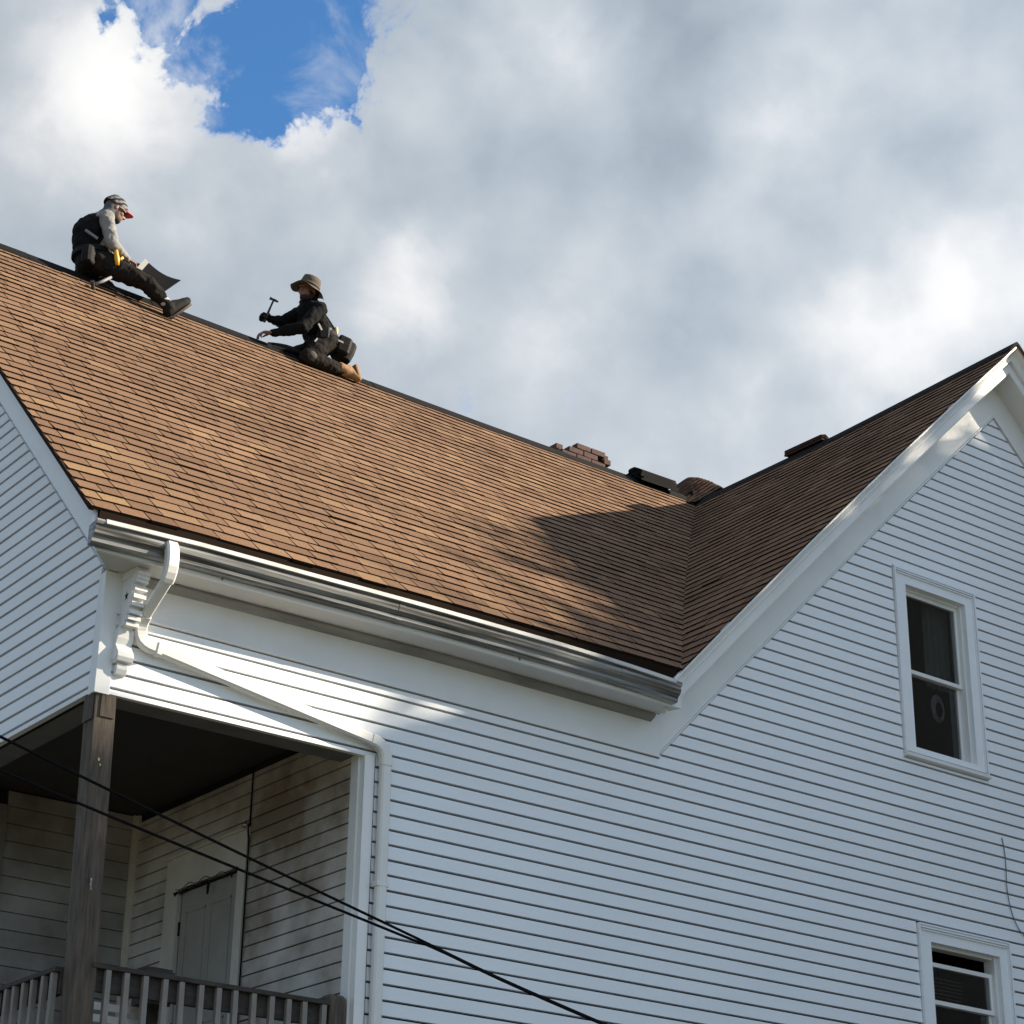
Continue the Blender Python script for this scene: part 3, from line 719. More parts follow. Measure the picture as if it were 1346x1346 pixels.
# ---- windows
def window(wx0, wx1, wz0, wz1, zm, drop, name_extra):
    C_ = .135; fr = MB()
    ox0, ox1, oz0, oz1 = wx0 + C_, wx1 - C_, wz0 + .11, wz1 - C_
    fr.box((wx0 + .012, -.034, wz0 + .06), (ox0, .07, wz1 - .014)); fr.box((ox1, -.034, wz0 + .06), (wx1 - .012, .07, wz1 - .014))
    fr.box((ox0, -.034, oz1), (ox1, .07, wz1 - .014)); fr.box((ox0, -.034, wz0 + .06), (ox1, .07, oz0))
    # outer moulding steps
    fr.box((wx0, -.046, wz0 + .03), (wx0 + .011, .01, wz1 - .001)); fr.box((wx1 - .011, -.046, wz0 + .03), (wx1, .01, wz1 - .001)); fr.box((wx0 + .012, -.046, wz1 - .012), (wx1 - .012, .01, wz1))
    for d0, d1, pr in ((.016, .024, .052), (.034, .042, .047)):
        fr.box((wx0 + d0, -pr, wz1 - .0125 - d1), (wx1 - d0, -.0335, wz1 - .0125 - d0))
        fr.box((wx1 - d1, -pr, wz0 + .07), (wx1 - d0, -.0335, wz1 - .013 - d1))
    w_ = fr.build('window', MT['siding'], HOUSE)
    sill = MB(); sill.prism([(wx0 - .004, .06, wz0 + .058), (wx0 - .004, -.060, wz0 + .040), (wx0 - .004, -.060, wz0 + .012), (wx0 - .004, .0, wz0)], (wx1 - wx0 + .008, 0, 0)); sill.build('window_sill', MT['trim'], w_)
    li = MB(); a = .022
    li.box((ox0, .03, oz0), (ox0 + a, .12, oz1)); li.box((ox1 - a, .012, oz0), (ox1, .12, oz1)); li.box((ox0 + a, .03, oz1 - a), (ox1 - a, .12, oz1)); li.box((ox0 + a, .03, oz0), (ox1 - a, .12, oz0 + a)); li.build('window_frame', MT['trim'], w_)
    def sash(x0, x1, z0, z1, yy, nm):
        s_ = MB(); b_ = .034
        s_.box((x0, yy, z0), (x0 + b_, yy + .03, z1)); s_.box((x1 - b_, yy, z0), (x1, yy + .03, z1)); s_.box((x0 + b_, yy, z1 - b_), (x1 - b_, yy + .03, z1)); s_.box((x0 + b_, yy, z0), (x1 - b_, yy + .03, z0 + b_))
        o = s_.build('sash', MT['trim'], w_)
        p_ = MB(); p_.box((x0 + b_, yy + .012, z0 + b_), (x1 - b_, yy + .016, z1 - b_)); p_.build('pane', MT['glass'], w_)
    sash(ox0 + a + .001, ox1 - a - .001, zm - .016, oz1 - a - drop, .045, 'upper'); sash(ox0 + a + .001, ox1 - a - .001, oz0 + a, zm + .018, .078, 'lower')
    rm = MB(); y1 = 1.3
    rm.box((wx0 - .6, .3, wz0 - .6), (wx0 - .58, y1, wz1 + .1)); rm.box((wx1 + .6, .3, wz0 - .6), (wx1 + .62, y1, wz1 + .1)); rm.box((wx0 - .6, y1, wz0 - .6), (wx1 + .62, y1 + .02, wz1 + .1)); rm.box((wx0 - .6, .3, wz1 + .1), (wx1 + .62, y1, wz1 + .12)); rm.box((wx0 - .6, .3, wz0 - .62), (wx1 + .62, y1, wz0 - .6))
    rm.box((wx0 - .6, .063, wz0 - .6), (wx0 + .06, .3, wz1 + .1)); rm.box((wx1 - .06, .063, wz0 - .6), (wx1 + .6, .3, wz1 + .1)); rm.box((wx0 + .06, .063, wz1 - .05), (wx1 - .06, .3, wz1 + .1)); rm.box((wx0 + .06, .063, wz0 - .6), (wx1 - .06, .3, wz0 + .04))
    rm.build('dark_room', MT['darkroom'], w_)
    return w_, (ox0, ox1, oz0, oz1)
w1, o1 = window(*WIN[0], 5.682, 0, '')
cu = MB()
pth = []
for k in range(26):
    t = k / 25; pth.append((o1[0] + .42 + .33 * t, .17 + .018 * math.sin(t * 26)))
cu.loft([[(x_, y_, 6.46) for x_, y_ in pth], [(x_ - .01, y_ * 1.0, 5.66) for x_, y_ in pth]], closed=False); 
cu.build('curtain', MT['curtain'], w1, smooth=True)
od = MB(); rg = []
for k in range(20):
    a_ = 2 * math.pi * k / 20; rg.append((math.cos(a_), math.sin(a_)))
cx_, cz_ = 7.862, 5.455
od.loft([[(cx_ + .085 * c, .118, cz_ + .125 * s) for c, s in rg], [(cx_ + .045 * c + .008, .112, cz_ + .07 * s - .01) for c, s in rg], [(cx_ + .045 * c + .008, .122, cz_ + .07 * s - .01) for c, s in rg], [(cx_ + .085 * c, .126, cz_ + .125 * s) for c, s in rg]], caps=False)
od.tube([(cx_, .12, cz_ + .12), (cx_, .12, 5.68)], .0015, 5)
tag(od.build('window_ornament', MT['ornament']), 'pale oval ring hung inside the lower sash of the attic window', 'ornament')
w2, o2 = window(*WIN[1], 2.905, .115, '')
ws = MB()
for k in range(7): ws.box((o2[0] + .08, .16, 2.95 + .03 * k), (o2[0] + .55, .17, 2.957 + .03 * k))
ws.build('blind_slats', MT['curtain'], w2)
window(*WIN[2], 5.682, 0, '')
window(*WIN[3], 2.905, 0, '')

# ---- recessed corner porch
PXR, PYB, PZF, PZC = 1.967, 3.13, 1.18, 4.06
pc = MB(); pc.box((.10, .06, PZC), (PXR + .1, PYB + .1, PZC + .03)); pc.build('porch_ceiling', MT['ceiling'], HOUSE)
hd = MB(); hd.box((.02, .064, 3.789), (PXR - .002, .25, PZC - .002)); hd.build('porch_header', MT['header'], HOUSE)
hd = MB(); hd.box((.064, .252, 3.788), (.235, 3.19, PZC - .002)); hd.build('porch_header', MT['header'], HOUSE)
pw = MB(); pw.box((PXR + .008, .11, GZ), (PXR + .05, PYB + .1, PZC)); rw = pw.build('porch_wall', MT['core'], HOUSE)
pw = MB(); pw.box((.0, PYB + .008, GZ), (PXR + .008, PYB + .05, PZC)); bw = pw.build('porch_wall', MT['core'], HOUSE)
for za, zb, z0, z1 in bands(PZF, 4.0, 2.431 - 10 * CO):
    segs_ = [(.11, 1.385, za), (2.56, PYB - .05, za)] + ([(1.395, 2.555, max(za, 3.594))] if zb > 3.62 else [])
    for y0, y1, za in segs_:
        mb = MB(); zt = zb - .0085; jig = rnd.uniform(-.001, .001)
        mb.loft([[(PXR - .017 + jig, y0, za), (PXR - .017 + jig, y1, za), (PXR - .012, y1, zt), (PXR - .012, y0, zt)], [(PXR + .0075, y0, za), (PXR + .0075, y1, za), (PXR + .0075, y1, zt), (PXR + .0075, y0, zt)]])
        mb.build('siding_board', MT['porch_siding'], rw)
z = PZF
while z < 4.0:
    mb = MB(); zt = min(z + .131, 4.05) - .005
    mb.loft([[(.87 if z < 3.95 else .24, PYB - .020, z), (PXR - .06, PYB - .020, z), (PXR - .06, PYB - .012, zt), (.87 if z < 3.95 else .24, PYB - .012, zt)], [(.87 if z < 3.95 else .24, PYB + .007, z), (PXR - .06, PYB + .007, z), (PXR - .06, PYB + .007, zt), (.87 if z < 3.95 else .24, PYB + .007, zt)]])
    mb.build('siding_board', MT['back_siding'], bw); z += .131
tr = MB(); tr.box((PXR - .058, PYB - .028, PZF), (PXR - .014, PYB + .006, 4.05)); tr.box((PXR - .026, PYB - .05, PZF), (PXR - .002, PYB - .026, 4.05)); tr.build('corner_board', MT['ptrim'], HOUSE)
# door on the right porch wall
dr_ = MB(); dr_.box((PXR - .006, 1.512, PZF + .02), (PXR + .006, 2.318, 3.292))
for (ya, yb, za, zb) in ((1.60, 1.88, 2.45, 3.14), (1.96, 2.24, 2.45, 3.14), (1.60, 1.88, 1.40, 2.3), (1.96, 2.24, 1.40, 2.3)):
    for q in ((ya, za, yb, za + .012), (ya, zb - .012, yb, zb), (ya, za, ya + .012, zb), (yb - .012, za, yb, zb)): dr_.box((PXR - .0115, q[0], q[1]), (PXR - .0065, q[2], q[3]))
door = dr_.build('door', MT['door'], HOUSE)
kn = MB(); kn.tube([(PXR - .008, 2.265, 2.15), (PXR - .05, 2.265, 2.15), (PXR - .075, 2.265, 2.15)], [.012, .014, .026], 10); kn.build('door_knob', MT['steel'], door, smooth=True)
hn = MB()
for z_ in (2.98, 2.25, 1.5): hn.box((PXR - .014, 2.318, z_), (PXR - .006, 2.338, z_ + .10))
hn.build('hinge', MT['asphalt'], door)
df = MB()
df.box((PXR - .036, 1.395, PZF), (PXR + .006, 1.495, 3.32)); df.box((PXR - .036, 2.345, PZF), (PXR + .006, 2.46, 3.32)); df.box((PXR - .030, 2.461, PZF), (PXR + .006, 2.545, 3.57)); df.box((PXR - .036, 1.395, 3.3205), (PXR + .006, 2.46, 3.57)); df.box((PXR - .050, 1.385, 3.5705), (PXR + .006, 2.555, 3.592))
df.build('door_casing', MT['ptrim'], HOUSE)
# pale door and casing on the back wall, far left
d2 = MB(); d2.box((.0, PYB - .012, PZF), (.80, PYB + .004, 3.75)); d2o = d2.build('door', MT['trim'], HOUSE)
c2 = MB(); c2.box((.802, PYB - .036, PZF), (.868, PYB + .006, 3.93)); c2.box((.24, PYB - .036, 3.77), (.802, PYB + .006, 3.93)); c2.build('door_casing', MT['header'], HOUSE)
# floor deck and lower storey of the porch
for k in range(14):
    fl = MB(); fl.box((.0 + k * .141, .02, PZF - .03), (.137 + k * .141, PYB, PZF)); fl.build('floor_board', MT['wood'], HOUSE)
jo = MB(); jo.box((0, .0, PZF - .25), (PXR - .02, .045, PZF - .032)); jo.box((0, .046, PZF - .25), (.045, PYB, PZF - .032)); jo.build('porch_joist', MT['wood'], HOUSE)
# post
po = MB(); h_ = .071
def pring(z_):
    f_ = (3.786 - z_) / 2.0; cx, cy = .062 + .055 * f_, .058 + .01 * f_
    return [(cx - h_, cy - h_, z_), (cx + h_, cy - h_, z_), (cx + h_, cy + h_, z_), (cx - h_, cy + h_, z_)]
po.loft([pring(z_) for z_ in (3.784, 3.0, 2.0, 1.0, GZ)])
post = po.build('porch_post', MT['wood'], HOUSE, bevel=.006)
tp = MB(); tp.box((.03, -.022, 3.62), (.126, -.0145, 3.786)); tp.box((-.0165, .0, 3.60), (-.010, .12, 3.784)); tp.build('post_cap', MT['wood'], HOUSE)
hk = MB(); hk.tube([(.075, -.016, 2.62), (.068, -.045, 2.61), (.066, -.05, 2.57), (.074, -.04, 2.545)], .006, 8); hk.build('post_hook', MT['steel'], post)
fl_ = MB()
for (x_, z_, s_) in ((.048, 3.34, .013), (.062, 3.31, .009)): fl_.box((x_, -.0165, z_), (x_ + s_, -.0128, z_ + s_ * 1.4))
fl_.build('paint_chip', MT['cream'], post)
# railing: front run along X, side run along Y
RZ = 2.135
rl = MB(); rl.box((.15, -.012, RZ - .028), (1.80, .085, RZ)); rl.box((.15, .030, RZ - .155), (1.80, .068, RZ - .0285)); rl.box((.15, .030, 1.29), (1.80, .068, 1.37))
rail = rl.build('railing', MT['rail_wood'], HOUSE, bevel=.003)
bl = MB(); bl.box((-.017, -.017, 0), (.017, .017, .86)); b0 = bl.build('baluster', MT['bal_wood'], rail, bevel=.002); bmesh_ = b0.data; bpy.data.objects.remove(b0)
xb = .262
while xb < 1.79:
    link('baluster', bmesh_, rail, (xb, .008, 1.245), Matrix.Rotation(rnd.uniform(-.012, .012), 3, 'Y')); xb += .124
rl = MB(); rl.box((-.012, .145, RZ - .048), (.085, 3.02, RZ - .02)); rl.box((.030, .145, RZ - .175), (.068, 3.02, RZ - .0485)); rl.box((.030, .145, 1.27), (.068, 3.02, 1.35))
rail2 = rl.build('railing', MT['rail_wood'], HOUSE, bevel=.003)
yb_ = .20
while yb_ < 3.0:
    link('baluster', bmesh_, rail2, (.008, yb_, 1.225), Matrix.Rotation(rnd.uniform(-.012, .012), 3, 'X')); yb_ += .124
nw = MB(); nw.loft([[(1.803 - a, .004 - a, z_), (1.922 + a, .004 - a, z_), (1.922 + a, .123 + a, z_), (1.803 - a, .123 + a, z_)] for z_, a in ((1.0, 0), (2.165, 0), (2.185, -.015))]); nw.build('newel_post', MT['wood'], HOUSE, bevel=.006)
# things on the porch
ch = MB()
for k in range(6): ch.box((.36, .42, 1.60 + k * .072), (.78, .432, 1.645 + k * .072))
ch.box((.33, .415, 1.2), (.36, .445, 2.06)); ch.box((.78, .415, 1.2), (.81, .445, 2.06)); ch.box((.33, .447, 1.55), (.81, .9, 1.58)); ch.box((.33, .87, 1.2), (.36, .9, 1.55)); ch.box((.78, .87, 1.2), (.81, .9, 1.55))
tag(ch.build('slatted_chair', MT['trim']), 'white slatted chair standing behind the porch railing next to the post', 'chair')
bx = MB(); bx.box((.62, .22, 2.0), (.80, .38, 2.22)); bx.box((.61, .21, 2.18), (.81, .39, 2.20)); bx.box((.7, .28, 1.2), (.76, .34, 2.0))
tag(bx.build('wooden_planter', MT['rail_wood']), 'small brown wooden box on a stand behind the porch railing', 'box')
gd = MB(); pth = []
for k in range(24):
    t = k / 23; pth.append((PXR - .046, 2.36 - .88 * t, 3.300 + .010 * math.sin(t * 5) - .012 * math.sin(t * 13) ** 2))
gd.tube(pth, .003, 6); gd.tube([(p_[0], p_[1], p_[2] + .022 - .01 * math.sin(k)) for k, p_ in enumerate(pth)], .0025, 6)
for k in range(26):
    t = rnd.random() ** 1.6; p_ = Vector(pth[int(t * 23)]); l_ = rnd.uniform(.008, .035)
    d_ = Vector((rnd.uniform(-.01, .005), rnd.uniform(-.02, .02), -l_)); gd.tube([p_, p_ + d_ * .6, p_ + d_], [.005, .008, .003], 5)
gd.tube([Vector(pth[13]), Vector(pth[13]) + Vector((-.01, .0, -.05)), Vector(pth[13]) + Vector((-.01, .0, -.10))], [.006, .011, .007], 6)
tag(gd.build('dried_garland', MT['asphalt']), 'dark dried garland drooping over the top of the porch door', 'garland')
pcb = MB(); pcb.tube([(PXR - .03, 1.375, 4.02), (PXR - .028, 1.378, 3.6), (PXR - .04, 1.38, 3.57), (PXR - .028, 1.376, 3.5), (PXR - .026, 1.372, 2.4), (PXR - .028, 1.376, 1.3)], .006, 8)
tag(pcb.build('wall_cord', MT['cable']), 'black cord running down the porch wall beside the door casing', 'cord')
kb = MB(); kb.tube([(PXR - .02, 1.40, 3.60), (PXR - .055, 1.40, 3.60), (PXR - .075, 1.40, 3.60)], [.01, .028, .012], 10); kb.build('cord_knob', MT['steel'], HOUSE, smooth=True)

# ---- cables
def poly_path(pts, n=40):
    P_ = [Vector(p) for p in pts]; out_ = []
    for i in range(n + 1):
        t = i / n * (len(P_) - 1); k = min(int(t), len(P_) - 2); f_ = t - k
        p0, p1, p2, p3 = P_[max(k - 1, 0)], P_[k], P_[k + 1], P_[min(k + 2, len(P_) - 1)]
        out_.append(.5 * ((2 * p1) + (p2 - p0) * f_ + (2 * p0 - 5 * p1 + 4 * p2 - p3) * f_ ** 2 + (3 * p1 - p0 - 3 * p2 + p3) * f_ ** 3))
    return out_
c1 = MB(); c1.tube(poly_path([(-9, -1.2, 5.05), (-4.5, -1.2, 3.80), (-1.098, -1.2, 2.943), (1.406, -1.2, 2.34), (3.041, -1.2, 1.979), (8, -1.2, 1.05), (15.5, -1.2, .35)], 60), .0085, 8)
tag(c1.build('utility_cable', MT['cable'], smooth=True), 'thin black overhead cable, the upper one at the left edge above the porch', 'cable', 'overhead cables crossing the porch')
c1 = MB(); c1.tube(poly_path([(-9, -1.2, 4.60), (-4.5, -1.2, 3.47), (-1.076, -1.2, 2.764), (1.408, -1.2, 2.309), (1.75, -1.205, 2.247), (3.041, -1.215, 1.965), (8, -1.215, 1.03), (15.5, -1.215, .33)], 70), .0085, 8)
tag(c1.build('utility_cable', MT['cable'], smooth=True), 'thin black overhead cable, the lower one where both pass in front of the post', 'cable', 'overhead cables crossing the porch')
c1 = MB(); c1.tube(poly_path([(8.389, -.026, 4.389), (8.406, -.03, 4.208), (8.395, -.03, 3.946), (8.441, -.03, 3.729), (8.548, -.03, 3.593), (8.75, -.03, 3.52), (8.95, -.026, 3.50)], 30), .0042, 6)
tag(c1.build('loose_wire', MT['header'], smooth=True), 'thin loose wire hanging down the siding above the lower window', 'wire')

# ---- chimney of separate bricks
ck = MB(); ck.box((7.74, 5.07, 7.6), (8.26, 5.60, 9.77)); chim = ck.build('chimney', MT['mortar'], HOUSE)
bk = MB(); bk.box((0, 0, 0), (.196, .092, .060)); bko = bk.build('brick', MT['brick'], chim, bevel=.004); bkm = bko.data; bpy.data.objects.remove(bko)
def brick(x_, y_, z_, rz=0): link('brick', bkm, chim, (x_ + rnd.uniform(-.004, .004), y_ + rnd.uniform(-.006, .004), z_ + rnd.uniform(-.002, .002)), Matrix.Rotation(rz + rnd.uniform(-.03, .03), 3, 'Z'))
CT = 9.865
for r_ in range(7):
    z_ = CT - .060 - r_ * .071
    off = 0 if r_ % 2 else .1
    for k in range(5):
        x_ = 7.76 + k * .207 - off
        if x_ < 7.62 or x_ > 8.15: continue
        if r_ == 0 and k == 0: continue
        brick(x_, 5.0, z_)
    for k in range(3):
        brick(8.35, 5.0 + k * .207 + off * .5, z_, math.pi / 2); brick(7.78, 5.1 + k * .207 + off * .5, z_, math.pi / 2)
for k, (x_, y_, a_) in enumerate(((7.86, 5.15, .1), (8.04, 5.2, .2), (7.80, 5.38, .3))): brick(x_, y_, CT - .058, a_)

# ---- loose bundles of shingles lying over the ridges
def bundle(name, pts_fn, nlay, th, mats, label, group, n=14, w=None):
    E_ = None
    lay = []
    for L_ in range(nlay):
        mb = MB(); rings = []
        for i in range(n + 1):
            rings.append(pts_fn(i / n, L_))
        mb.loft(rings); lay.append((mb, mats[L_ % len(mats)]))
    return lay
def sheet_on_main(x0, x1, y_off, h0, th, span0, span1, lift):
    def f(t, L_):       # t across the ridge from front to back
        d = span0 + (span1 - span0) * t
        rr = math.sqrt(d * d + .0100) - .10
        z_ = zr((x0 + x1) / 2) - .975 * rr * (1 - .35 * lift) + h0 + L_ * th
        a, b = x0 + rnd.uniform(-.02, .02), x1 + rnd.uniform(-.03, .03)
        sl = .0
        return [(a, YR + d, z_ + th * .9 + .02 * lift * math.sin(3 * t)), (b, YR + d, z_ + th * .9 + .02 * lift), (b, YR + d, z_ + .02 * lift), (a, YR + d, z_ + .02 * lift * math.sin(3 * t))]
    return f
B1 = tag(empty('shingle_bundle', (8.15, YR, 9.2)), 'black flat stack of shingles lying on the ridge right of the chimney', 'shingle bundle', 'shingle bundles left on the ridges')
lays = bundle('sheet', sheet_on_main(7.93, 8.42, 0, .012, .024, -.16, .22, .4), 5, .022, [MT['black_vent']], '', '')
for i, (mb, m_) in enumerate(lays): mb.build('shingle_sheet', m_, B1)
B2 = tag(empty('shingle_bundle', (9.0, 4.3, 9.2)), 'brown bundle of shingles bent over the junction of the two ridges', 'shingle bundle', 'shingle bundles left on the ridges')
for L_ in range(8):
    mb = MB(); rings = []; w_ = .47 - .012 * L_
    for i in range(21):
        a_ = -1 + 2 * i / 20; xx = 9.02 + a_ * w_
        pk_ = math.sqrt(a_ * a_ + .003) - .055
        zz = 9.285 + .034 * L_ - (.34 if a_ < 0 else .23) * pk_ + .012 * math.sin(3 * a_ + L_ * .4)
        y0 = 3.93 + .050 * L_ + rnd.uniform(-.006, .006); y1 = y0 + .14
        rings.append([(xx, y0, zz), (xx, y1, zz + .055), (xx, y1, zz + .043), (xx, y0, zz - .013)])
    mb.loft(rings); mb.build('shingle_sheet', MT['back_roof'] if L_ else MT['black_vent'], B2)
sb = MB(); sb.box((8.72, 4.06, 8.9), (9.32, 4.4, 9.20)); sb.build('shingle_core', MT['black_vent'], B2)
B3 = tag(empty('shingle_bundle', (XG + .1, 2.4, 9.1)), 'small dark bundle of shingles draped over the cross gable ridge', 'shingle bundle', 'shingle bundles left on the ridges')
for L_ in range(4):
    mb = MB(); rings = []
    for i in range(11):
        d = -.05 + .5 * i / 10; rr = math.sqrt(d * d + .01) - .1
        z_ = crz(XG, 2.4) - .8 * rr + .075 + L_ * .016
        rings.append([(XG + d, 2.12 + rnd.uniform(-.015, .015), z_ - .03), (XG + d, 2.66 + rnd.uniform(-.02, .02), z_ - .02), (XG + d, 2.66, z_ - .034), (XG + d, 2.12, z_ - .044)])
    mb.loft(rings); mb.build('shingle_sheet', MT['asphalt'] if L_ % 2 else MT['back_roof'], B3)

# ------------------------------------------------------------------ people
def cap_mesh(bm, p0, r0, p1, r1, n=14):
    p0, p1 = Vector(p0), Vector(p1); d = p1 - p0; L_ = d.length
    if L_ < 1e-6: d = Vector((0, 0, 1))
    d.normalize(); a = d.orthogonal().normalized(); b = d.cross(a)
    prof = []
    for k in range(5): t = -math.pi / 2 + (math.pi / 2) * k / 4; prof.append((r0 * math.sin(t), r0 * math.cos(t)))
    for k in range(5): t = (math.pi / 2) * k / 4; prof.append((L_ + r1 * math.sin(t), r1 * math.cos(t)))
    rings = []
    for s, r in prof:
        r = max(r, 1e-4); rings.append([bm.verts.new(p0 + d * s + r * (math.cos(2 * math.pi * k / n) * a + math.sin(2 * math.pi * k / n) * b)) for k in range(n)])
    for i in range(len(rings) - 1):
        for k in range(n): bm.faces.new((rings[i][k], rings[i][(k + 1) % n], rings[i + 1][(k + 1) % n], rings[i + 1][k]))
    bm.faces.new(rings[0][::-1]); bm.faces.new(rings[-1])
def ell_mesh(bm, c, rx, ry, rz, rot=None):
    m = Matrix.Translation(c) @ (rot.to_4x4() if rot is not None else Matrix.Identity(4)) @ Matrix.Diagonal((rx, ry, rz, 1))
    bmesh.ops.create_uvsphere(bm, u_segments=18, v_segments=12, radius=1, matrix=m)
def organic(name, shapes, m, parent=None, voxel=.009, smooth=4, cuts=(), wr=0.0, seed=0):
    bm = bmesh.new()
    for s in shapes:
        if s[0] == 'c': cap_mesh(bm, *s[1:])
        elif s[0] == 'e': ell_mesh(bm, *s[1:])
        elif s[0] == 'ch':
            for (pa, ra), (pb, rb) in zip(s[1], s[1][1:]): cap_mesh(bm, pa, ra, pb, rb)
    bmesh.ops.recalc_face_normals(bm, faces=bm.faces)
    me = bpy.data.meshes.new(name); bm.to_mesh(me); bm.free()
    o = bpy.data.objects.new(name + '_tmp', me); COL.objects.link(o)
    r = o.modifiers.new('r', 'REMESH'); r.mode = 'VOXEL'; r.voxel_size = voxel; r.use_smooth_shade = True
    s_ = o.modifiers.new('s', 'SMOOTH'); s_.factor = .5; s_.iterations = smooth
    dg_ = bpy.context.evaluated_depsgraph_get(); me2 = bpy.data.meshes.new_from_object(o.evaluated_get(dg_))
    bpy.data.objects.remove(o); bpy.data.meshes.remove(me)
    if wr:
        for v in me2.vertices:
            v.co += v.normal * wr * (mnoise.noise(v.co * 14 + Vector((seed, 0, 0))) + .6 * mnoise.noise(v.co * 31 + Vector((0, seed, 0))))
    if cuts:
        bm = bmesh.new(); bm.from_mesh(me2)
        for pc_, pn in cuts:
            bmesh.ops.bisect_plane(bm, geom=bm.verts[:] + bm.edges[:] + bm.faces[:], plane_co=pc_, plane_no=pn, clear_outer=True)
        bm.to_mesh(me2); bm.free()
    me2.name = name; me2.materials.clear(); me2.materials.append(m)
    for p_ in me2.polygons: p_.use_smooth = True; p_.material_index = 0
    return link(name, me2, parent)
def hand(w, d, nback, curl, sc=1.0, side=1):
    """palm and five bent fingers: w wrist, d pointing direction, nback the back of the hand"""
    w, d, nb = Vector(w), Vector(d).normalized(), Vector(nback); nb = (nb - d * nb.dot(d)).normalized(); s = d.cross(nb) * side
    S = []
    kn_ = []
    for i, (o_, ln) in enumerate(((-.030, .084), (-.010, .090), (.010, .087), (.028, .080))):
        k = w + d * ln * sc + s * o_ * sc; kn_.append(k); S.append(('c', w + s * o_ * .5 * sc + d * .012, .016 * sc, k, .0125 * sc))
    for i, k in enumerate(kn_):
        L1, L2, L3 = ((.040, .026, .020), (.045, .030, .022), (.042, .028, .021), (.033, .021, .018))[i]
        p_ = k; a = 0
        for j, (L_, rr) in enumerate(((L1, .0105), (L2, .0095), (L3, .0085))):
            a += curl * (1.0, 1.15, .8)[j] * (1 + .08 * (i - 1.5))
            q = p_ + (d * math.cos(a) - nb * math.sin(a)) * L_ * sc; S.append(('c', p_, rr * sc, q, (rr - .001) * sc)); p_ = q
    t0 = w + d * .028 * sc - s * .030 * sc; t1 = t0 + (d * .6 - s * .62 - nb * .35).normalized() * .042 * sc; t2 = t1 + (d * .85 - s * .05 - nb * (.3 + .5 * min(curl, 1))).normalized() * .034 * sc
    S += [('c', t0, .015 * sc, t1, .012 * sc), ('c', t1, .0115 * sc, t2, .009 * sc)]
    return S
def head_shapes(c, f, u, jaw=1.0):
    """c head centre, f facing, u up"""
    f = Vector(f).normalized(); u = Vector(u); u = (u - f * u.dot(f)).normalized(); l = u.cross(f)
    rot = Matrix((f, l, u)).transposed(); P_ = lambda a, b, z_: Vector(c) + f * a + l * b + u * z_
    S = [('e', P_(-.012, 0, .025), .098, .076, .092, rot), ('e', P_(.026, 0, -.040), .066, .058, .078, rot), ('e', P_(.052, 0, -.088), .030, .034, .026, rot),
         ('c', P_(.082, 0, .012), .011, P_(.104, 0, -.028), .014), ('e', P_(.092, .012, -.030), .010, .009, .008, rot), ('e', P_(.092, -.012, -.030), .010, .009, .008, rot),
         ('e', P_(.080, 0, -.056), .013, .024, .007, rot), ('e', P_(.076, 0, -.069), .013, .021, .008, rot), ('e', P_(.072, 0, .026), .018, .052, .013, rot)]
    for sg in (-1, 1):
        S += [('e', P_(-.012, sg * .077, -.012), .020, .009, .030, rot), ('e', P_(.060, sg * .040, -.028), .022, .022, .022, rot)]
    return S, P_, rot
def eyes(P_, rot, parent):
    for sg in (-1, 1):
        mb = MB(); bm = bmesh.new(); ell_mesh(bm, P_(.083, sg * .031, .008), .007, .013, .006, rot); me = bpy.data.meshes.new('eye'); bm.to_mesh(me); bm.free(); me.materials.append(MT['beard']); link('eye', me, parent)
def shell(name, m, parent, rings, smooth=True):
    mb = MB(); mb.loft(rings, closed=True, caps=True); return mb.build(name, m, parent, smooth=smooth)

# ---- worker seated astride the ridge, facing right
V = Vector
pel, wai, che, upc, nec = V((1.50, 4.12, 9.335)), V((1.475, 4.12, 9.46)), V((1.475, 4.12, 9.63)), V((1.525, 4.12, 9.755)), V((1.60, 4.12, 9.835))
hR, hL = V((1.52, 3.99, 9.285)), V((1.52, 4.25, 9.285))
kR, kL = V((1.925, 3.85, 9.165)), V((1.90, 4.30, 9.15)); aR, aL = V((2.135, 3.79, 8.965)), V((2.10, 4.56, 8.92))
sR, sL = V((1.515, 3.945, 9.735)), V((1.57, 4.295, 9.755)); eR, eL = V((1.565, 3.865, 9.435)), V((1.72, 4.36, 9.52)); wR, wL = V((1.755, 3.93, 9.385)), V((1.93, 4.22, 9.535))
hc = V((1.672, 4.115, 9.955)); hf = V((.93, -.12, -.30)); hu = V((.30, 0, .95))
hs, HP, hrot = head_shapes(hc, hf, hu)
hdR = V((.95, .12, -.12)); hdL = V((.75, .05, -.25))
body = hs + [('ch', [(pel, .12), (wai, .115), (che, .13), (upc, .10), (nec, .055), (V((1.655, 4.115, 9.90)), .055)]), ('ch', [(hR, .085), (kR, .058), (aR, .034)]), ('ch', [(hL, .085), (kL, .058), (aL, .034)]),
    ('ch', [(upc, .08), (sR, .058), (eR, .042), (wR, .03)]), ('ch', [(upc, .08), (sL, .058), (eL, .042), (wL, .03)]), ('c', aR, .036, aR + V((.085, -.012, .078)), .022), ('c', aL, .036, aL + V((.10, .03, -.03)), .022)]
body += hand(wR, hdR, V((0, -.6, .8)), .75, 1.0, 1) + hand(wL, hdL, V((0, .4, .9)), .6, 1.0, -1)
P1 = tag(organic('person', body, MT['skin'], None, .0075, 3), 'person in a grey long-sleeved shirt, black vest and striped beanie sitting astride the roof ridge', 'person')
WORLD[P1.name] = Matrix.Identity(4)
eyes(HP, hrot, P1)
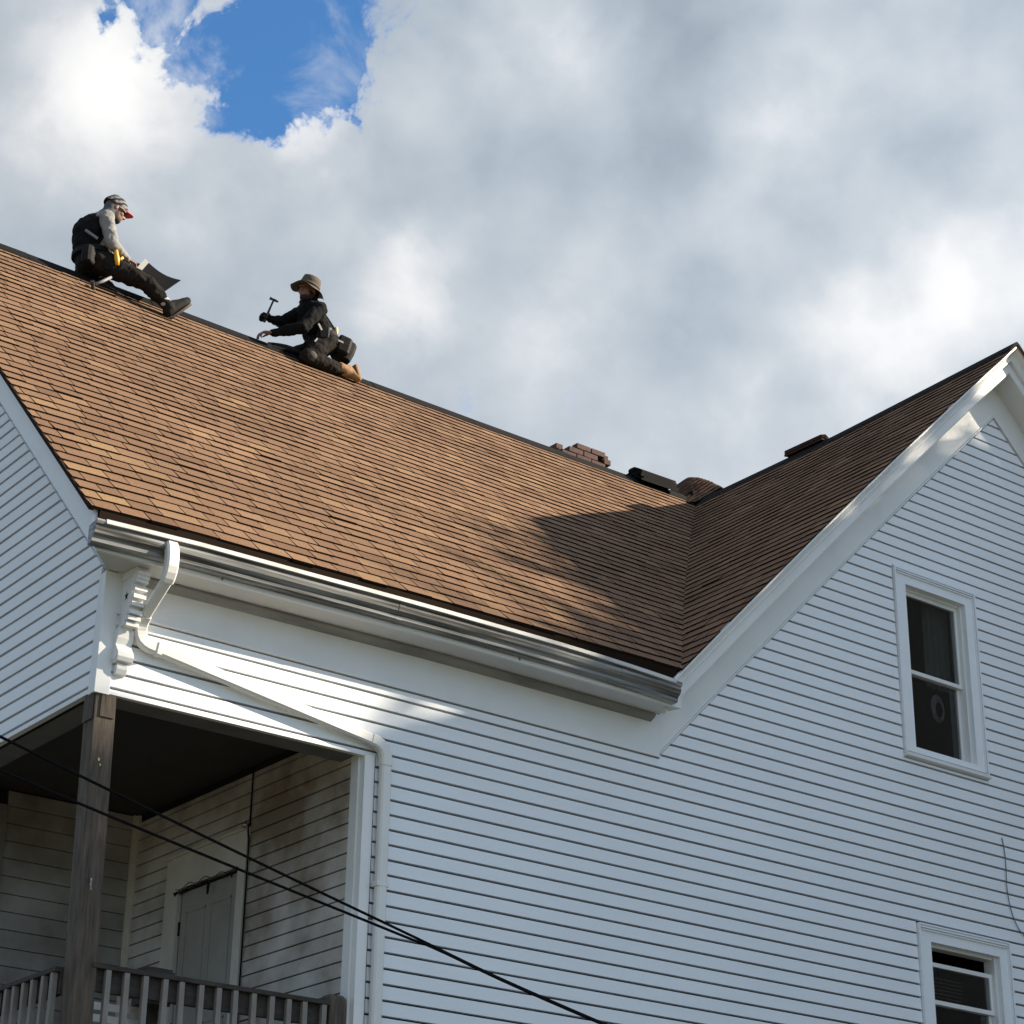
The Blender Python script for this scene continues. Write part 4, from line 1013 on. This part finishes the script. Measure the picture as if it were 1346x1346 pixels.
organic('shirt', [('ch', [(wai + V((0, 0, -.02)), .128), (che, .143), (upc, .115), (nec + V((-.01, 0, -.02)), .068)]), ('ch', [(upc, .09), (sR, .072), ((sR + eR) / 2, .066), (eR, .056), ((eR + wR) / 2, .051), (wR, .038)]), ('ch', [(upc, .09), (sL, .072), (eL, .056), (wL, .038)])], MT['grey_shirt'], P1, .010, 3, wr=.012, seed=3)
organic('vest', [('ch', [(pel + V((-.005, 0, .06)), .148), (wai + V((-.018, 0, 0)), .148), (che + V((-.022, 0, -.01)), .160)]), ('e', upc + V((-.045, 0, -.055)), .125, .155, .125), ('e', che + V((-.03, 0, -.02)), .14, .175, .15), ('c', sR + V((-.045, .045, -.03)), .05, sR + V((.03, .06, -.10)), .04), ('c', sL + V((-.04, -.045, -.03)), .05, sL + V((.03, -.06, -.1)), .04)], MT['vest'], P1, .010, 3, wr=.011, seed=5)
organic('trousers', [('ch', [(pel + V((0, 0, .06)), .135), (pel, .150)]), ('ch', [(pel, .13), (hR, .108), ((hR + kR) / 2, .098), (kR, .078), ((kR + aR) / 2, .072), (aR + (kR - aR) * .16, .057)]), ('ch', [(pel, .13), (hL, .108), (kL, .078), (aL + (kL - aL) * .14, .057)])], MT['trouser'], P1, .010, 3, wr=.015, seed=8)
for a_, f_ in ((aR, V((.66, -.08, .75))), (aL, V((.95, .25, .1)))):
    f_.normalize(); up_ = V((-.75, -.05, .66)) if a_ is aR else V((0, -.3, .95)); up_ = (up_ - f_ * up_.dot(f_)).normalized(); l_ = up_.cross(f_)
    organic('sock', [('c', a_ + up_ * .055, .050, a_ - up_ * .0, .048)], MT['sock'], P1, .008, 1)
    sh_ = organic('shoe', [('ch', [(a_ - up_ * .035 - f_ * .030, .052), (a_ - up_ * .035 + f_ * .07, .054), (a_ - up_ * .050 + f_ * .165, .046), (a_ - up_ * .053 + f_ * .205, .036)]), ('c', a_ - up_ * .002, .060, a_ - up_ * .03, .058), ('c', a_, .054, a_ - up_ * .03 + f_ * .10, .046)], MT['shoe'], P1, .008, 2)
    sb_ = MB(); c0 = a_ - up_ * .088
    rr = []
    for k in range(18):
        t = 2 * math.pi * k / 18; rr.append((f_ * (.075 + .148 * math.cos(t)) + l_ * (.047 + .008 * math.cos(t)) * math.sin(t)))
    sb_.loft([[c0 + q for q in rr], [c0 + q * .99 - up_ * .022 for q in rr]]); sb_.build('shoe_sole', MT['sole'], sh_)
organic('hood', [('ch', [(nec + V((-.03, 0, -.01)), .085), (HP(-.03, 0, -.055), .078), (HP(-.035, 0, -.01), .080)]), ('e', HP(-.045, 0, -.04), .055, .080, .075, hrot)], MT['grey_knit'], P1, .008, 3, wr=.005, seed=2)
organic('beard', [('e', HP(.036, 0, -.085), .052, .050, .040, hrot), ('e', HP(.012, .052, -.062), .03, .016, .045, hrot), ('e', HP(.012, -.052, -.062), .03, .016, .045, hrot), ('e', HP(.082, 0, -.048), .010, .024, .006, hrot)], MT['beard'], P1, .006, 2)
organic('beanie', [('e', HP(-.014, 0, .048), .114, .092, .098, hrot), ('e', HP(-.06, 0, .035), .075, .08, .08, hrot), ('c', HP(.075, -.03, .046), .026, HP(.075, .03, .046), .026), ('e', HP(-.04, 0, .125), .05, .05, .035, hrot)], MT['stripe'], P1, .007, 2, cuts=[(HP(0, 0, .012), -HP(0, 0, 1) + HP(0, 0, 0) - (HP(.25, 0, 0) - HP(0, 0, 0)))], wr=.006, seed=4)
vz = MB(); rg0, rg1 = [], []
for k in range(11):
    t = -1 + 2 * k / 10; rg0.append(HP(.085 - .035 * t * t, .068 * t, .046 - .018 * t * t)); rg1.append(HP(.172 - .075 * t * t, .060 * t, .040 - .024 * t * t))
T_ = (HP(0, 0, 1) - HP(0, 0, 0)) * .007
vz.loft([rg0 + rg1[::-1], [p_ + T_ for p_ in rg0 + rg1[::-1]]]); vz.build('cap_visor', MT['red'], P1)
gl = MB(); gl.tube([HP(-.01, -.080, .006), HP(.05, -.073, .008), HP(.088, -.055, .006)], .006, 6); gl.build('temple_bar', MT['sock'], P1)  # pale bar running beside the eye
# belt, pouches, straps
bt = MB(); rr = []
for k in range(26):
    t = 2 * math.pi * k / 26; rr.append(V((.168 * math.cos(t), .182 * math.sin(t), .012 * math.cos(t))))
bc = pel + V((-.005, 0, .07))
bt.loft([[bc + q + V((0, 0, -.025)) for q in rr], [bc + q * 1.06 + V((0, 0, -.025)) for q in rr], [bc + q * 1.06 + V((0, 0, .025)) for q in rr], [bc + q + V((0, 0, .025)) for q in rr]], caps=False); BT = bt.build('tool_belt', MT['leather'], P1)
def pouch(c, ax, ay, az, parent, m='leather', nm='tool_pouch'):
    mb = MB(); c, ax, ay, az = V(c), V(ax), V(ay), V(az)
    rings = []
    for t, k in ((-1, .78), (-.85, .95), (0, 1.04), (.9, 1.0), (1, .96)): rings.append([c + az * t + ax * a * k + ay * b * k for a, b in ((-1, -.6), (-.7, -1), (.7, -1), (1, -.6), (1, .6), (.7, 1), (-.7, 1), (-1, .6))])
    mb.loft(rings); return mb.build(nm, MT[m], parent, smooth=False)
pouch((1.60, 3.925, 9.27), (.075, -.02, -.02), (.01, .045, 0), (.02, 0, .085), BT); pouch((1.40, 3.95, 9.28), (.07, .05, 0), (-.03, .04, 0), (0, 0, .08), BT)
stp_ = MB()
for a_, b_ in (((1.345, 3.985, 9.55), (1.45, 3.935, 9.475)),):
    d_ = (V(b_) - V(a_)); n_ = V((-.4, -.85, -.2)).normalized(); s_ = d_.cross(n_).normalized()
    stp_.obox((V(a_) + V(b_)) / 2 + n_ * .02, d_ / 2, n_ * .005, s_ * .012)
    stp_.obox((V(a_) + V(b_)) / 2 + n_ * .027, d_ * .5, n_ * .003, s_ * .005)
stp_.build('vest_buckle', MT['wrap'], P1)
lan = MB(); lan.tube([(1.60, 4.02, 9.70), (1.64, 3.99, 9.60), (1.655, 3.97, 9.52), (1.69, 3.96, 9.46), (1.71, 3.95, 9.43)], .009, 6); lan.build('chest_cord', MT['vest'], P1)
kt = MB(); kt.tube([(1.598, 3.86, 9.415), (1.605, 3.855, 9.36), (1.618, 3.85, 9.29), (1.628, 3.85, 9.235)], [.012, .02, .026, .018], 8); kt.obox((1.594, 3.86, 9.425), (.016, 0, .003), (0, .012, 0), (-.002, 0, .012)); kt.obox((1.655, 3.85, 9.31), (.018, 0, .02), (0, .01, 0), (-.008, 0, .008))
tag(kt.build('utility_knife', MT['yellow'], smooth=True), 'yellow tool stuck in the belt of the worker with the striped beanie', 'tool')
h1 = MB(); h1.tube([(1.575, 3.84, 9.085), (1.50, 3.835, 9.015), (1.43, 3.83, 8.955)], [.013, .015, .013], 8)
H1 = tag(h1.build('hammer', MT['wrap'], smooth=True), 'hammer with a pale handle hanging at the hip of the seated worker', 'hammer')
hh = MB(); hh.tube([(1.385, 3.80, 8.955), (1.405, 3.83, 8.935), (1.428, 3.86, 8.918)], [.020, .017, .020], 10); hh.build('hammer_head', MT['grip'], H1)
sh = MB(); A_, B_, C_, D_ = V((1.95, 3.92, 9.30)), V((2.09, 4.22, 9.62)), V((2.47, 4.22, 9.565)), V((2.10, 3.90, 9.115))
A_, B_, C_, D_ = V((1.883, 3.95, 9.342)), V((2.118, 4.3, 9.685)), V((2.47, 4.25, 9.581)), V((2.087, 3.9, 9.116))
rings = []
for i in range(9):
    t = i / 8; sagv = V((0, 0, -.04 * math.sin(math.pi * t))); p_, q_ = A_.lerp(D_, t) + sagv * .4, B_.lerp(C_, t) + sagv
    rings.append([p_, q_, q_ + V((-.008, -.004, -.012)), p_ + V((-.008, -.004, -.012))])
sh.loft(rings)
SH = tag(sh.build('roofing_sheet', MT['tar']), 'black rectangular roofing sheet lying on the lap of the seated worker', 'roofing sheet')
ed = MB(); ed.loft([[A_ + V((-.012, -.006, .012)), A_ + V((.03, -.004, -.012)), A_ + V((.022, -.008, -.028)), A_ + V((-.02, -.01, -.004))], [B_ + V((-.012, -.006, .012)), B_ + V((.03, -.004, -.012)), B_ + V((.022, -.008, -.028)), B_ + V((-.02, -.01, -.004))]]); ed.build('sheet_edge', MT['wrap'], SH)

# ---- worker kneeling on the ridge, facing left, hammer raised
pel, wai, che, upc, nec = V((3.955, 4.10, 9.375)), V((3.91, 4.10, 9.46)), V((3.815, 4.08, 9.565)), V((3.775, 4.065, 9.655)), V((3.752, 4.05, 9.735))
hL, hR = V((3.95, 3.99, 9.325)), V((3.94, 4.22, 9.33)); kL, kR = V((3.70, 3.95, 9.055)), V((3.66, 4.26, 9.16)); aL, aR = V((4.12, 3.965, 9.065)), V((4.10, 4.28, 9.09))
sR, sL = V((3.745, 4.225, 9.665)), V((3.80, 3.92, 9.605)); eR, eL = V((3.605, 4.275, 9.545)), V((3.60, 3.885, 9.315)); wR, wL = V((3.435, 4.23, 9.505)), V((3.375, 4.04, 9.245))
hc = V((3.708, 4.025, 9.825)); hf = V((-.86, -.42, -.10)); hu = V((.06, -.02, .98))
hs, HP, hrot = head_shapes(hc, hf, hu)
body = hs + [('ch', [(pel, .115), (wai, .11), (che, .12), (upc, .10), (nec, .055), (V((3.725, 4.035, 9.79)), .055)]), ('ch', [(hR, .08), (kR, .058), (aR, .042)]), ('ch', [(hL, .08), (kL, .058), (aL, .042)]),
    ('ch', [(upc, .08), (sR, .055), (eR, .042), (wR, .03)]), ('ch', [(upc, .08), (sL, .055), (eL, .042), (wL, .03)]), ('c', aL, .04, aL + V((.15, -.02, -.03)), .03), ('c', aR, .04, aR + V((.16, 0, -.03)), .03)]
body += hand(wR, V((-.75, -.05, .0)), V((-.1, -.25, -.9)) * -1, 1.25, 1.0, 1) + hand(wL, V((-.85, .35, -.05)), V((0, -.35, .9)), .55, 1.05, -1)
P2 = tag(organic('person', body, MT['skin'], None, .0075, 3), 'person in black with an olive bucket hat kneeling on the ridge with a raised hammer', 'person')
WORLD[P2.name] = Matrix.Identity(4)
eyes(HP, hrot, P2)
organic('jacket', [('ch', [(pel + V((0, 0, .05)), .135), (wai, .133), (che, .140), (upc, .118), (nec + V((.0, 0, -.02)), .07)]), ('e', che + V((.0, 0, .02)), .13, .155, .13), ('ch', [(upc, .09), (sR, .072), ((sR + eR) / 2, .064), (eR, .056), (wR, .040)]), ('ch', [(upc, .09), (sL, .075), ((sL + eL) / 2, .068), (eL, .060), ((eL + wL) / 2, .052), (wL, .040)])], MT['black_cloth'], P2, .010, 3, wr=.014, seed=11)
organic('trousers', [('ch', [(wai, .125), (pel, .148)]), ('ch', [(pel, .13), (hL, .108), ((hL + kL) / 2, .097), (kL, .075), ((kL + aL) / 2, .072), (aL, .056)]), ('ch', [(pel, .13), (hR, .108), (kR, .075), (aR, .056)])], MT['trouser'], P2, .010, 3, wr=.015, seed=13)
organic('knee_pad', [('e', kL + V((.03, -.055, .012)), .055, .030, .045)], MT['knee'], P2, .008, 2)
for a_ in (aL, aR):
    bo = organic('boot', [('ch', [(a_ + V((-.03, 0, .012)), .060), (a_ + V((.035, -.003, .0)), .060), (a_ + V((.085, -.01, -.005)), .050)]), ('ch', [(a_ + V((.055, -.005, .02)), .052), (a_ + V((.10, -.012, -.01)), .048), (a_ + V((.155, -.03, -.045)), .040)])], MT['boot'], P2, .008, 2, wr=.003)
    sb_ = MB(); sb_.obox(a_ + V((.142, -.02, .005)), (.012, 0, .004), (0, .046, 0), (.03, -.002, -.078)); sb_.build('boot_sole', MT['boot_sole'], bo, bevel=.006)
organic('dark_hand_shell', hand(wR, V((-.75, -.05, .0)), V((.1, .25, .9)), 1.25, 1.13, 1) + [('c', wR, .036, wR + (eR - wR) * .25, .038)], MT['black_cloth'], P2, .006, 1)  # black shell over the raised hand and wrist
# bucket hat: crown, band, drooping wavy brim
hu_ = V((.16, -.36, 1)).normalized(); hf_ = V((-.86, -.42, 0)); hf_ = (hf_ - hu_ * hf_.dot(hu_)).normalized(); hl_ = hu_.cross(hf_)
def hring(r, z_, wav=0, n=36, fx=1.0):
    o = []
    for k in range(n):
        t = 2 * math.pi * k / n; dz = wav * math.sin(2 * t + .7) + wav * .45 * math.sin(5 * t + .2)
        o.append(hc + hf_ * (r * 1.10 * math.cos(t) - .010) + hl_ * (r * math.sin(t)) + hu_ * (z_ + dz))
    return o
hat = MB(); hat.loft([hring(.006, .150), hring(.062, .148), hring(.084, .136), hring(.092, .10), hring(.098, .05), hring(.102, .038), hring(.130, .026, .010), hring(.168, .004, .022), hring(.170, -.001, .022), hring(.130, .020, .010), hring(.1, .032), hring(.09, .05), hring(.07, .12), hring(.006, .13)])
HAT = hat.build('bucket_hat', MT['olive'], P2, smooth=True)
hb = MB(); hb.loft([hring(.0995, .045), hring(.1015, .045), hring(.0985, .075), hring(.0965, .075)], caps=False); hb.build('hat_band', MT['olive_dark'], HAT, smooth=True)
fl2 = MB(); rg = []
for k in range(13):
    t = math.radians(150 + 90 * k / 12); rg.append(t)
R_ = lambda r, z_: [hc + hf_ * (r * 1.1 * math.cos(t) - .01) + hl_ * (r * math.sin(t)) + hu_ * (z_ + .012 * math.sin(6 * t)) for t in rg]
fl2.loft([R_(.103, .035) + R_(.108, .035)[::-1], R_(.118, -.04) + R_(.123, -.04)[::-1], R_(.128, -.105) + R_(.133, -.105)[::-1]]); fl2.build('neck_flap', MT['olive'], HAT, smooth=True)
organic('beard', [('e', HP(.036, 0, -.085), .052, .050, .040, hrot), ('e', HP(.012, .052, -.062), .03, .016, .045, hrot), ('e', HP(.012, -.052, -.062), .03, .016, .045, hrot)], MT['beard'], P2, .006, 2)
bt = MB(); bc = pel + V((-.02, 0, .045)); tl = V((.35, 0, 1)).normalized()
rr = []
for k in range(26):
    t = 2 * math.pi * k / 26; rr.append(V((.160 * math.cos(t), .172 * math.sin(t), -.055 * math.cos(t))))
bt.loft([[bc + q - tl * .025 for q in rr], [bc + q * 1.06 - tl * .025 for q in rr], [bc + q * 1.06 + tl * .025 for q in rr], [bc + q + tl * .025 for q in rr]], caps=False); BT = bt.build('tool_belt', MT['leather'], P2)
pouch((4.165, 4.05, 9.325), (.095, -.01, -.035), (.01, .075, 0), (.035, 0, .105), BT); pouch((4.10, 3.93, 9.31), (.06, -.02, -.02), (.02, .04, 0), (.02, 0, .085), BT); pouch((3.86, 3.93, 9.36), (.05, -.02, .01), (.01, .035, 0), (0, 0, .06), BT)
bk_ = MB(); bk_.obox((3.90, 3.905, 9.41), (.03, -.004, .014), (.0, .006, 0), (-.006, 0, .010)); bk_.obox((4.03, 3.885, 9.315), (.028, -.002, -.004), (0, .005, 0), (0, 0, .009)); bk_.obox((3.80, 3.90, 9.40), (.020, 0, -.028), (0, .005, 0), (.008, 0, .006)); bk_.obox((3.755, 3.885, 9.235), (.014, 0, .022), (0, .005, 0), (.006, 0, -.004)); bk_.build('belt_buckle', MT['wrap'], BT)
hs_ = MB(); hs_.tube([(3.86, 4.02, 9.68), (3.95, 4.03, 9.60), (4.06, 4.05, 9.505)], [.014, .018, .022], 8); hs_.build('shoulder_strap', MT['black_cloth'], P2)
tg = MB(); tg.tube([(4.045, 4.0, 9.52), (4.04, 3.99, 9.47), (4.035, 3.98, 9.425)], [.016, .020, .014], 8)
tag(tg.build('tape_measure', MT['cream'], smooth=True), 'pale yellow tool clipped behind the waist of the kneeling worker', 'tool')
hm = MB(); hm.tube([(3.352, 4.19, 9.425), (3.372, 4.185, 9.49), (3.405, 4.18, 9.60), (3.43, 4.175, 9.68)], [.016, .014, .010, .010], 8)
HM = tag(hm.build('hammer', MT['grip'], smooth=True), 'black hammer raised in the hand of the worker with the bucket hat', 'hammer')
hh = MB(); hh.tube([(3.395, 4.19, 9.70), (3.425, 4.178, 9.69), (3.44, 4.172, 9.685), (3.475, 4.16, 9.672)], [.016, .011, .014, .008], 10); hh.build('hammer_head', MT['grip'], HM)
rv = MB(); rings = []
for i in range(9):
    t = i / 8; x_ = 3.40 + .55 * t; b_ = .05 * math.sin(math.pi * t) ** 1
    rings.append([(x_, YR - .13 + .05, zr(x_) + .035 + b_ - .075), (x_, YR + .03, zr(x_) + .065 + b_), (x_, YR + .18, zr(x_) - .03 + b_), (x_, YR + .17, zr(x_) - .05 + b_), (x_, YR + .03, zr(x_) + .045 + b_), (x_, YR - .12 + .05, zr(x_) + .015 + b_ - .075)])
rv.loft(rings)
tag(rv.build('ridge_cap_piece', MT['black_vent']), 'loose black ridge cap lifted under the arms of the kneeling worker', 'ridge cap')

# ------------------------------------------------------------------ things beyond the right edge that shade the wall
nb = MB(); nb.box((15.5, -13, GZ), (24, -2.9, 10.97)); nb.box((15.9, -6.0, 11.1205), (23.5, -3.0, 11.85)); nbh = tag(nb.build('neighbour_house', MT['nb_wall']), 'tan flat-roofed three storey house standing on the next lot', 'house')
cn = MB(); cn.box((15.3, -13.2, 10.9705), (24.2, -2.7, 11.12)); cn.build('roof', MT['back_roof'], nbh)
for j in range(3):
    for k in range(3):
        wv = MB(); wv.box((15.44, -11.4 + 3.2 * k, .2 + 3.6 * j), (15.52, -10.3 + 3.2 * k, 2.0 + 3.6 * j)); wv.build('window', MT['darkroom'], nbh)
def tree(x_, y_, top, rad, n, seed, label, dens=1.0):
    r = random.Random(seed); tk = MB(); h_ = top - GZ
    tk.tube([(x_, y_, GZ), (x_ + .1, y_, GZ + h_ * .35), (x_ + .05, y_ + .1, GZ + h_ * .7), (x_, y_, top - .6)], [.34, .26, .16, .05], 10)
    T_ = tag(tk.build('tree', MT['bark'], smooth=True), label, 'tree')
    cs = []
    for k in range(16):
        f_ = r.uniform(.38, .95); a_ = r.uniform(0, 6.28); q = rad * (1 - abs(f_ - .62) * 1.3) * r.uniform(.35, .95); cs.append(V((x_ + q * math.cos(a_), y_ + q * math.sin(a_), GZ + h_ * f_)))
        lm = MB(); lm.tube([(x_, y_, GZ + h_ * max(.25, f_ - .2)), (V((x_, y_, GZ + h_ * f_)) + cs[-1]) / 2, cs[-1]], [.09, .06, .02], 6); lm.build('limb', MT['bark'], T_)
    lf = MB()
    for k in range(n):
        c_ = r.choice(cs); d_ = V((r.gauss(0, 1), r.gauss(0, 1), r.gauss(0, .8))) * rad * .26; p_ = c_ + d_
        if p_.z > top: continue
        a = V((r.uniform(-1, 1), r.uniform(-1, 1), r.uniform(-1, 1))).normalized(); b = a.orthogonal().normalized() * .09; a = a * .15
        lf.face([p_ - a, p_ + b, p_ + a, p_ - b])
    tag(lf.build('crown', MT['leaf'], T_), kind='stuff'); return T_
tree(34, -17.3, 23.2, 2.7, 34000, 7, 'broad leafy tree standing far behind the tan house')
tree(25.2, -11.5, 18.45, 1.2, 11000, 1, 'tall leafy tree behind the tan house, middle one of three')
tree(26.0, -9.35, 18.1, 2.2, 10000, 2, 'tall leafy tree behind the tan house, farthest back of three')
tree(26.5, -15.0, 19.0, 1.5, 9000, 5, 'slim leafy tree behind the tan house, nearest the street of three')
up_ = MB(); up_.tube([(-9, -1.2, GZ), (-9, -1.2, 6.2)], [.16, .12], 12); up_.box((-9.06, -2.1, 5.6), (-8.94, -.3, 5.72))
tag(up_.build('utility_pole', MT['pole']), 'wooden utility pole with one crossarm left of the house', 'pole')
